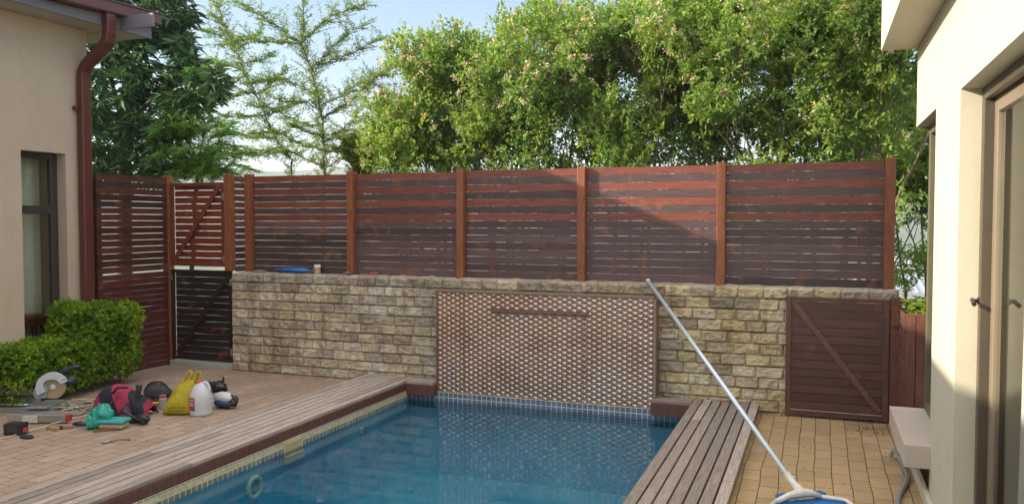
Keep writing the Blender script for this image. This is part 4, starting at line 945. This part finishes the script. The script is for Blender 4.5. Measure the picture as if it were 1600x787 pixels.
m = MB(); m.box(tuple(a + Vector((-.005, -.02, .001))), tuple(a + Vector((.04, .02, .022))), (.10, .12, .30)); m.build('bristles', 'attr_rough', e, bevel=.004)
a = wtop(578, dy=.16); e = empty('paint_scraper', a, 'red handled scraper lying flat on the stone wall', 'scraper')
m = MB(); m.tube([a + Vector((-.02, 0, .010)), a + Vector((.02, 0, .014)), a + Vector((.09, .01, .012))], [.008, .013, .011], 8, (.50, .06, .07)); m.build('handle', 'attr', e, smooth=True)
m = MB(); m.box(tuple(a + Vector((-.11, -.012, .004))), tuple(a + Vector((-.02, .012, .009))), (.55, .52, .52)); m.build('blade', 'metal', e)
a = wtop(406, dy=.18); m = MB(); m.prism([(-.07, 0), (.06, 0), (.05, .012), (-.02, .02), (-.06, .012)], -.03, .03, (.28, .26, .25), mat=Matrix.Translation(a)); tag(m.build('stone_chip', 'attr_rough', bevel=.004, origin=a), 'flat grey stone chip lying on the left end of the wall', 'stone chip')

# ================================================================ OBJECTS: tools on the left paving, built in view-aligned local frames
class L:      # local frame: x to the camera's right, y away from it, z up; scale from pixels
    def __init__(s, px, py, z=0):
        s.o = onz(px, py, z); s.px, s.py = px, py; s.k = (s.o - Vector((0, 0, H))).dot(vF) / FF; s.M = Matrix.Translation(s.o) @ Matrix.Rotation(th, 4, 'Z')
    def __call__(s, px, py, y=0.): return s.M @ Vector(((px - s.px) * s.k, y, (s.py - py) * s.k))
    def v(s, x, y, z): return s.M @ Vector((x, y, z))
# mitre saw
f = L(60, 641); e = empty('mitre_saw', f.o, 'grey and silver sliding mitre saw with a round blade beside the shrub', 'mitre saw')
m = MB(); k_ = f.k
for (x0_, x1_, y0_, y1_, z0_, z1_, c_) in ((-.30, .16, -.05, .16, .0, .035, (.22, .22, .22)), (-.05, .12, -.10, .2, .036, .05, (.30, .30, .30)), (-.30, -.02, .06, .08, .036, .10, (.30, .31, .33))): m.box((x0_, y0_, z0_), (x1_, y1_, z1_), c_, mat=f.M)
m.build('base', 'attr', e, bevel=.004)
m = MB(); m.tube([f(-12, 631), f(46, 632)], .014, 12, (.5, .5, .5)); m.tube([f(-12, 634, .07), f(46, 635, .07)], .014, 12); m.build('slide_rails', 'metal', e, smooth=True)
bc = f(86, 603, -.02); m = MB(); Nt = 48; ptsb = []
for i in range(Nt * 2): a = math.pi * i / Nt; r_ = (.101 if i % 2 else .096); ptsb.append((r_ * math.cos(a), r_ * math.sin(a)))
m.prism(ptsb, -.001, .001, (.36, .26, .17), mat=Matrix.Translation(bc) @ Matrix.Rotation(th + R(14), 4, 'Z')); bl = m.build('blade', 'attr', e)
m = MB(); m.lathe([(.024, 0), (.022, .012), (.008, .018), (.001, .018)], 16, (.6, .6, .62), mat=Matrix.Translation(bc) @ Matrix.Rotation(th + R(14), 4, 'Z') @ Matrix.Rotation(R(90), 4, 'X')); m.build('arbor', 'attr', e, smooth=False)
m = MB(); out = []; inn = []
for i in range(17): a = R(20 + 190 * i / 16); out.append((.122 * math.cos(a), .122 * math.sin(a) + .003)); inn.append(((.062 + .02 * math.sin(a)) * math.cos(a), (.066) * math.sin(a) + .003))
gp = out + inn[::-1]
for i in range(16): m.prism([out[i], out[i + 1], inn[i + 1], inn[i]], -.022, .022, (.50, .53, .58), mat=Matrix.Translation(bc + f.M.to_3x3() @ Vector((0, -.012, 0))) @ Matrix.Rotation(th + R(14), 4, 'Z'))
m.tube([f(96, 594, -.03), f(106, 588, -.03)], [.012, .008], 8, (.6, .62, .64)); m.build('blade_guard', 'attr', e)
m = MB(); m.prism([(-.12, -.10), (-.04, -.09), (-.02, -.02), (-.05, .05), (-.12, .02), (-.15, -.05)], -.03, .05, (.30, .31, .33), mat=Matrix.Translation(bc + f.M.to_3x3() @ Vector((-.01, .0, 0))) @ Matrix.Rotation(th, 4, 'Z')); m.build('pivot_arm', 'attr', e, bevel=.006)
m = MB(); m.tube([f(88, 588, .05), f(98, 580, .05), f(110, 574, .04), f(122, 573, .04)], [.035, .03, .018, .012], 10, (.03, .035, .045)); m.blob(f(106, 596, .06), (.045, .06, .04), (.03, .035, .04), amp=.03); m.build('motor_handle', 'attr', e, smooth=True)
m = MB(); m.tube([f(50, 618, .03), f(40, 614, .03), f(15, 612, .03), f(-12, 610, .03)], [.02, .045, .065, .06], 14, (.14, .115, .095), sq=.75); m.build('dust_bag', 'attr_rough', e, smooth=True)
# aluminium rail guide
f = L(62, 662); e = empty('clamp_rail', f.o, 'silver box rail with a red end cap lying in front of the saw', 'metal rail')
m = MB(); m.box((-.26, 0, .02), (.20, .05, .075), (.5, .5, .5), mat=f.M @ Matrix.Rotation(R(2), 4, 'Y')); m.build('rail', 'metal', e, bevel=.004)
m = MB(); m.box((-.13, -.016, .012), (-.01, -.002, .068), (.55, .52, .42), mat=f.M); m.build('face_plate', 'attr', e, bevel=.003)
m = MB(); m.box((.201, .002, .018), (.235, .048, .072), (.40, .03, .03), mat=f.M); m.build('end_cap', 'attr', e, bevel=.006)
f = L(122, 666); m = MB(); m.tube([f.v(-.03, 0, .022), f.v(.02, 0, .026), f.v(.065, -.01, .018)], [.014, .02, .010], 10, (.03, .03, .035)); m.tube([f.v(-.045, 0, .02), f.v(-.03, 0, .022)], .012, 8, (.35, .04, .03)); tag(m.build('hand_clamp', 'attr', smooth=True, origin=f.o), 'black clamp handle at the right end of the silver rail', 'clamp')
f = L(22, 680); e = empty('battery_box', f.o, 'black box tool with red corner at the lower left of the tools', 'battery box')
m = MB(); m.box((-.08, 0, 0), (.055, .09, .085), (.018, .018, .02), mat=f.M); m.box((-.05, -.006, .02), (.03, -.001, .07), (.03, .03, .034), mat=f.M); m.build('case', 'attr', e, bevel=.008)
m = MB(); m.box((.056, .01, .02), (.075, .06, .05), (.42, .05, .03), mat=f.M); m.build('button', 'attr', e, bevel=.004)
f = L(42, 684); m = MB(); m.blob(f.v(0, 0, .012), (.06, .035, .014), (.03, .035, .045), amp=.15, flat=None); tag(m.build('dark_pouch', 'attr_rough', smooth=True, origin=f.o), 'flat dark pouch beside the black box tool', 'pouch')
# flat grey boards under the tools
f = L(70, 652); m = MB(); m.box((-.30, .04, .001), (.26, .17, .016), (.27, .25, .23), mat=f.M); tag(m.build('grey_board', 'attr_rough', bevel=.002, origin=f.o), 'thin grey board lying flat behind the silver rail', 'board')
f = L(30, 633); m = MB(); m.box((-.3, .1, .001), (.24, .2, .02), (.2, .16, .13), mat=f.M); tag(m.build('brown_board', 'attr_rough', bevel=.002, origin=f.o), 'brown board lying flat under the mitre saw', 'board')
for (px, py, w_, h_, c_, lb) in ((80, 672, .10, .026, (.42, .27, .14), 'pale wood offcut in front of the silver rail'), (106, 670, .07, .022, (.30, .16, .09), 'reddish wood offcut right of the pale one'), (93, 671, .05, .024, (.03, .03, .03), 'black plug piece between the two wood offcuts'), (88, 650, .07, .02, (.35, .2, .1), 'brown wood scrap behind the silver rail')):
    f = L(px, py); m = MB(); m.box((-w_ / 2, 0, 0), (w_ / 2, .035, h_), c_, mat=f.M @ Matrix.Rotation(R(random.uniform(-25, 25)), 4, 'Z')); tag(m.build('wood_offcut' if 'plug' not in lb else 'plug', 'attr_rough', bevel=.004, origin=f.o), lb, 'offcut' if 'plug' not in lb else 'plug')
# rope pile
rr = random.Random(6); f = L(125, 640); m = MB(); pts = []
for k in range(110): a = k * .55 + rr.uniform(-.3, .3); rx = rr.uniform(.08, .23); pts.append(f.v(.02 + rx * math.cos(a) + rr.uniform(-.03, .03), .06 + rr.uniform(.5, .9) * rx * math.sin(a), .012 + .055 * rr.random() * max(0, 1 - abs(rx - .12) * 4)))
m.tube(smoothpts(pts, 4), .0048, 6, (.48, .42, .33)); tag(m.build('rope', 'attr_rough', smooth=True, origin=f.o), 'tangled pale rope heap between the shrub and the backpack', 'rope')
m = MB(); pts = [onz(-25, 690, .006), onz(10, 683, .006), onz(35, 676, .006), onz(55, 670, .02), onz(72, 666, .03), onz(80, 662, .03), onz(110, 655, .01), onz(140, 648, .006)]
m.tube(smoothpts(pts), .0055, 6, (.55, .46, .30)); tag(m.build('extension_cord', 'attr', smooth=True), 'cream cord curving over the paving in front of the tools', 'cord')
# backpack lying on its back
f = L(182, 655); e = empty('backpack', f.o, 'red and black striped backpack slumped on the paving', 'backpack')
def sack(m, f, cols, x0_, x1_, prof, depth, seed):
    nx, na = 36, 14; b = len(m.v)
    for i in range(nx + 1):
        u = i / nx; x = x0_ + (x1_ - x0_) * u; h = prof(u)
        for j in range(na + 1):
            a = math.pi * j / na; y = -math.cos(a) * depth * (.75 + .25 * math.sin(math.pi * u)); z = h * (math.sin(a) ** .6)
            n_ = .022 * noise.noise(Vector((x * 13, y * 13, z * 13 + seed))) + .008 * noise.noise(Vector((x * 40, y * 40, z * 40 + seed))); m.v.append(tuple(f.v(x - .10 * (z / .25 - .5), y + n_ + depth, max(0.002, z + n_))))
    for i in range(nx):
        for j in range(na): a = b + i * (na + 1) + j; m.f.append((a, a + na + 1, a + na + 2, a + 1)); m.c.append(cols(i / nx)); m.m.append(0)
def bpc(u):
    for a, b, c in ((0, .22, (.30, .02, .06)), (.22, .50, (.012, .014, .03)), (.50, .74, (.36, .025, .075)), (.74, .92, (.012, .014, .03)), (.92, 1.1, (.28, .02, .05))):
        if a <= u < b: return c
m = MB(); sack(m, f, bpc, -.24, .20, lambda u: .05 + .21 * math.sin(math.pi * min(1, u * .92 + .06)) ** .8, .13, 1); m.build('body', 'attr_rough', e, smooth=True)
m = MB(); m.tube([f.v(-.05, .04, .20), f.v(.0, .02, .255), f.v(.07, .05, .25)], .01, 8, (.02, .02, .025)); m.tube([f.v(.13, .0, .03), f.v(.16, -.03, .08), f.v(.12, .02, .19)], .012, 8, (.02, .02, .025)); m.build('strap', 'attr_rough', e, smooth=True)
m = MB(); m.beam(f.v(-.10, .01, .06), f.v(.02, .01, .22), .008, .006, (.1, .1, .1)); m.build('zip', 'attr', e)
f = L(217, 651); e = empty('straightedge', f.o, 'black upright straightedge standing against the backpack', 'straightedge')
m = MB(); m.box((-.018, 0, 0), (.018, .02, .24), (.022, .024, .03), mat=f.M @ Matrix.Rotation(R(-1), 4, 'Y')); m.build('body', 'attr', e, bevel=.003)
m = MB(); m.box((-.023, -.004, .215), (.023, .024, .262), (.03, .035, .045), mat=f.M); m.build('end_cap', 'attr', e, bevel=.004)
# teal cloth bag and teal box
f = L(150, 671); m = MB(); m.blob(f.v(-.035, .03, .055), (.055, .045, .06), (.03, .36, .27), amp=.4, fr=3, seed=1, flat=.003); m.blob(f.v(.035, .05, .12), (.08, .05, .055), (.03, .38, .30), amp=.42, fr=3.2, seed=2); m.blob(f.v(-.005, .04, .09), (.06, .04, .06), (.03, .38, .29), amp=.38, fr=3.4, seed=3)
tag(m.build('teal_bag', attrmat('teal_film', .4, .25, 15, bump=.5), smooth=True, origin=f.o), 'crumpled teal plastic bag in front of the backpack', 'plastic bag')
f = L(172, 671); e = empty('lunch_box', f.o, 'shallow box with a rounded teal lid beside the teal bag', 'lunch box')
m = MB(); m.box((-.10, -.01, .004), (.10, .11, .045), (.42, .32, .20), mat=f.M @ Matrix.Rotation(R(-6), 4, 'Z')); m.build('base', 'attr', e, bevel=.02, seg=3)
m = MB(); m.box((-.108, -.018, .046), (.108, .118, .078), (.05, .38, .38), mat=f.M @ Matrix.Rotation(R(-6), 4, 'Z')); m.build('lid', 'attr', e, bevel=.014, seg=3)
f = L(155, 675); m = MB(); m.beam(f.v(-.05, 0, .008), f.v(.09, .06, .008), .02, .014, (.20, .11, .05)); m.build; tag(m.build('wood_stick', 'attr_rough', bevel=.002, origin=f.o), 'thin brown stick lying below the teal bag', 'stick')
# black gloves / cable bundle
f = L(202, 663); e = empty('cable_bundle', f.o, 'bundle of thick black cable with its plug in front of the backpack', 'cable'); m = MB()
for k in range(9): y0_ = .02 + k * .008; m.tube(smoothpts([f.v(-.12 + .01 * k, y0_, .06 + .01 * k), f.v(-.06, y0_, .09 + .006 * k), f.v(.0, y0_ - .02, .075 - .004 * k), f.v(.06, y0_, .03 + .003 * k), f.v(.0, y0_ + .02, .012), f.v(-.07, y0_ + .01, .02)], 4), .010, 7, (.016, .017, .02))
m.build('coils', 'attr', e, smooth=True)
m = MB(); m.blob(f.v(.105, .0, .042), (.055, .04, .036), (.02, .022, .025), amp=.38, fr=2.2, seed=5, flat=.002); m.build('plug', 'attr', e, smooth=True)
# trowel / spoon
f = L(165, 691); e = empty('spoon', f.o, 'small metal spoon lying alone on the paving near the deck', 'spoon')
m = MB(); m.lathe([(.001, 0), (.028, .004), (.034, .010), (.03, .012), (.001, .006)], 18, (.34, .31, .30), mat=f.M @ Matrix.Scale(1, 4)); m.build('bowl', 'attr', e, smooth=True)
m = MB(); m.tube([f.v(.03, .0, .008), f.v(.08, .03, .014), f.v(.15, .06, .008)], [.005, .004, .006], 6, (.18, .14, .11)); m.build('handle', 'attr', e, smooth=True)
# tool pouch group behind: dark bag, yellow tool, jar
f = L(242, 626); e = empty('tool_bag', f.o, 'dark open tool bag behind the yellow bag', 'tool bag')
m = MB(); m.blob(f.v(0, .06, .07), (.135, .09, .075), (.05, .055, .06), amp=.16, fr=2.5, seed=8, flat=.002); m.build('body', 'attr_rough', e, smooth=True)
m = MB(); m.tube(smoothpts([f.v(-.09, .04, .10), f.v(-.05, .03, .155), f.v(.05, .03, .16), f.v(.11, .04, .10)]), .010, 8, (.03, .045, .055)); m.build('handle', 'attr_rough', e, smooth=True)
f = L(212, 612); m = MB()
f = L(236, 637); e = empty('hand_tool', f.o, 'yellow handled tool lying between the backpack and the yellow bag', 'hand tool')
m = MB(); m.tube(smoothpts([f.v(-.10, .03, .02), f.v(-.03, .02, .03), f.v(.05, .02, .035), f.v(.09, .03, .045)]), [.016] * 19, 8, (.60, .36, .02)); m.build('handle', 'attr', e, smooth=True)
m = MB(); m.beam(f.v(-.10, .06, .045), f.v(.12, .07, .055), .03, .018, (.05, .05, .055)); m.build('blade', 'attr', e)
f = L(251, 641); e = empty('glass_jar', f.o, 'small clear jar with a red lid behind the yellow bag', 'jar')
m = MB(); m.lathe([(.03, 0), (.033, .01), (.033, .09), (.026, .1)], 18, (.38, .36, .40), o=f.v(0, .05, 0)); m.build('body', 'attr', e, smooth=False)
m = MB(); m.lathe([(.028, .1), (.029, .102), (.029, .122), (.001, .124)], 18, (.45, .08, .09), o=f.v(0, .05, 0)); m.build('lid', 'attr', e)
f = L(262, 622); m = MB(); m.beam(f.v(-.32, .1, .008), f.v(.06, -.3, .008), .05, .012, (.25, .24, .27)); m.build; tag(m.build('grey_plank', 'attr_rough', bevel=.002, origin=f.o), 'grey strip lying on the paving behind the yellow bag', 'plank')
# yellow carrier bag
f = L(275, 652); e = empty('carrier_bag', f.o, 'full yellow plastic carrier bag with handles up, beside the white jug', 'carrier bag')
def filmmat():
    t = MT('yellow_film'); v = t.coord(); c = t.mix((.62, .52, .03), t.ramp(t.noise(v, 14, 5, .6), [(.3, .78), (.7, 1.1)]), 1.); t.bump(t.noise(t.coord('Object', (1, 1, .45)), 26, 6, .65), 1., .025); t.set(c, .32, 0)
    tr = t.new('ShaderNodeBsdfTranslucent'); tr.inputs[0].default_value = (.7, .6, .05, 1); mx = t.new('ShaderNodeMixShader'); mx.inputs[0].default_value = .35; t.link(t.p.outputs[0], mx.inputs[1]); t.link(tr.outputs[0], mx.inputs[2]); t.link(mx.outputs[0], t.out.inputs[0]); return t.m
M['yfilm'] = filmmat()
m = MB(); b = 0; prof = [(-.155, .105, 0, .09), (-.158, .112, .03, .10), (-.145, .112, .08, .10), (-.12, .112, .13, .09), (-.085, .108, .18, .075), (-.045, .11, .225, .055), (.0, .095, .26, .035), (.03, .075, .28, .02)]; na = 28
for (xa, xb, z_, dy) in prof:
    for j in range(na):
        a = 2 * math.pi * j / na; ca, sa = math.cos(a), math.sin(a); x = (xa + xb) / 2 + (xb - xa) / 2 * math.copysign(abs(ca) ** .75, ca); y = .15 + dy * math.copysign(abs(sa) ** .8, sa)
        n_ = .022 * noise.noise(Vector((x * 17, y * 17, z_ * 11))) * (1 if z_ > .02 else .5); m.v.append(tuple(f.v(x + n_, y + n_, z_ + .003)))
for i in range(len(prof) - 1):
    for j in range(na): j2 = (j + 1) % na; m.f.append((i * na + j, i * na + j2, (i + 1) * na + j2, (i + 1) * na + j)); m.c.append((.5,) * 3); m.m.append(0)
m.f.append(tuple(range(na))[::-1]); m.c.append((.5,) * 3); m.m.append(0)
o = m.build('bag_body', 'yfilm', e, smooth=True); o.modifiers.new('s', 'SUBSURF').render_levels = 1
for pts in ([(-.03, .15, .215), (.015, .15, .285), (.045, .15, .345), (.07, .15, .352), (.078, .15, .32), (.05, .15, .26)], [(.08, .17, .22), (.105, .17, .30), (.115, .17, .345), (.14, .17, .335), (.135, .17, .28), (.10, .17, .21)]):
    m = MB(); m.tube(smoothpts([f.v(*p) for p in pts]), [.028] * 6 + [.02] * 6 + [.016] * 7 + [.018] * 7 + [.02] * 5, 10, sq=.45); m.build('handle', 'yfilm', e, smooth=True)
for (txt, z_, s_) in (('SAVE A STORE', .064, .024), ('SHOP SMART', .038, .024)):
    textmesh('print', txt, s_, 'black', e, f.M @ Matrix.Translation((-.085, .036, z_)) @ Matrix.Rotation(R(90), 4, 'X'))
# white jug
f = L(310, 650); e = empty('plastic_jug', f.o, 'big white translucent plastic jug with a red cap and red label', 'jug')
def jugmat():
    t = MT('milky_plastic'); t.set((.66, .68, .72), .35); tr = t.new('ShaderNodeBsdfTranslucent'); tr.inputs[0].default_value = (.7, .7, .7, 1); mx = t.new('ShaderNodeMixShader'); mx.inputs[0].default_value = .3; t.link(t.p.outputs[0], mx.inputs[1]); t.link(tr.outputs[0], mx.inputs[2]); t.link(mx.outputs[0], t.out.inputs[0]); return t.m
M['jug'] = jugmat()
m = MB(); m.lathe([(.078, .0), (.088, .008), (.090, .03), (.086, .045), (.089, .055), (.089, .15), (.082, .185), (.066, .22), (.045, .25), (.03, .262), (.022, .266), (.022, .274)], 28, o=tuple(f.v(0, .06, 0)), sx=1.02); o = m.build('jug_body', 'jug', e, smooth=True)
m = MB(); m.tube(smoothpts([f.v(.012, .06, .262), f.v(.045, .055, .268), f.v(.07, .055, .235), f.v(.075, .055, .20)]), .012, 10); m.build('handle', 'jug', e, smooth=True)
m = MB(); m.lathe([(.025, .268), (.026, .27), (.026, .287), (.001, .289)], 20, (.55, .12, .12), o=tuple(f.v(-.012, .06, 0))); m.build('cap', 'attr', e)
m = MB(); cc = f.v(0, .06, 0)
def lab(a0, a1, z0_, z1_, col, rr_=.0905):
    n = 8; vs = []; 
    for k in range(n + 1): a = a0 + (a1 - a0) * k / n + th; vs += [(cc.x + rr_ * 1.02 * math.cos(a), cc.y + rr_ * math.sin(a), z0_), (cc.x + rr_ * 1.02 * math.cos(a), cc.y + rr_ * math.sin(a), z1_)]
    m.add(vs, [(2 * k, 2 * k + 2, 2 * k + 3, 2 * k + 1) for k in range(n)], col)
lab(R(195), R(258), .048, .155, (.42, .03, .035)); lab(R(216), R(250), .085, .12, (.55, .30, .28), .0912); lab(R(242), R(257), .05, .085, (.06, .08, .18), .0913); lab(R(203), R(254), .132, .142, (.6, .45, .42), .0912); m.build('printed_wrap', 'attr', e)
# power tool, right of the jug
f = L(346, 640); e = empty('power_tool', f.o, 'white and blue power tool with black handle, right of the jug', 'power tool')
m = MB(); m.blob(f.v(-.01, .08, .088), (.10, .055, .05), (.55, .58, .64), amp=.06, seed=11); m.build('housing', 'attr', e, smooth=True)
m = MB(); m.blob(f.v(-.01, .07, .045), (.085, .06, .04), (.02, .05, .16), amp=.08, seed=12, flat=.002); m.build('motor_cover', 'attr', e, smooth=True)
m = MB(); m.tube(smoothpts([f.v(.02, .02, .01), f.v(.06, .02, .035), f.v(.10, .04, .055), f.v(.105, .05, .085), f.v(.06, .06, .10)]), [.016] * 6 + [.022] * 11, 9, (.016, .016, .018)); m.blob(f.v(.085, .06, .06), (.035, .04, .045), (.02, .02, .022), amp=.2, seed=14, flat=.004); m.build('grip', 'attr', e, smooth=True)
f = L(338, 614); m = MB(); rr = random.Random(8)
m.blob(f.v(0, .05, .055), (.09, .06, .05), (.022, .022, .026), amp=.35, fr=2.6, seed=15, flat=.004); m.tube([f.v(.03, .05, .07), f.v(.05, .05, .12), f.v(.045, .05, .15)], [.03, .02, .005], 8, (.02, .02, .024), sq=.4); m.tube([f.v(-.06, .05, .07), f.v(-.085, .05, .115)], [.025, .008], 8, (.02, .02, .024), sq=.4)
tag(m.build('bin_bag', attrmat('black_film', .3, .3, 20, bump=.6), smooth=True, origin=f.o), 'crumpled black plastic bag behind the blue power tool', 'plastic bag')

# dry leaves and crumbs caught at the foot of the walls
rr = random.Random(12); P = []
def scat(n, fx, z): 
    for _ in range(n): x, y = fx(); P.append((x, y, z + rr.uniform(.001, .008)))
scat(170, lambda: (rr.gauss(.45, .12), rr.gauss(6.75, .13)), .002); scat(60, lambda: (rr.uniform(-.43, -.2), rr.gauss(7.03, .03)), .002); scat(90, lambda: (rr.gauss(-1.22, .06), rr.gauss(7.05, .02)), .076); scat(60, lambda: (rr.gauss(-.68, .05), rr.gauss(7.05, .02)), .076)
scat(140, lambda: (rr.uniform(-5.8, -3.8), rr.gauss(7.03, .05)), .002); scat(160, lambda: (rr.uniform(-6.7, -4.4), rr.uniform(4.2, 6.9)), .002); scat(60, lambda: (rr.uniform(-.4, .5), rr.uniform(4.6, 6.9)), .002)
P = np.array(P); n = len(P); D = rng.normal(0, 1, (n, 3)); D[:, 2] *= .25; L_ = rng.uniform(.008, .028, n); g = rng.random((n, 1)); V, F, Cl = leafquads(P, D, L_, L_ * .45, np.array((.10, .055, .03)) * (1 - g) + np.array((.30, .18, .08)) * g, 3.)
o = npmesh('fallen_leaves', V, F, Cl, 'attr_rough'); tag(o, 'dry brown leaf litter scattered along the foot of the walls', 'leaf litter', kind='stuff')
# ================================================================ air: thin even haze round everything
m = MB(); m.box((-3700, -3700, -60), (3700, 3700, 108)); hz_ = m.build('haze', 'attr'); hz_['kind'] = 'stuff'
hm = bpy.data.materials.new('haze_air'); hm.use_nodes = True; hn = hm.node_tree.nodes; hn.remove(hn['Principled BSDF'])
pv = hn.new('ShaderNodeVolumePrincipled'); pv.inputs['Density'].default_value =  .0005; pv.inputs['Color'].default_value = (.80, .86, 1, 1)
hm.node_tree.links.new(pv.outputs[0], hn['Material Output'].inputs['Volume']); hz_.data.materials.clear(); hz_.data.materials.append(hm)
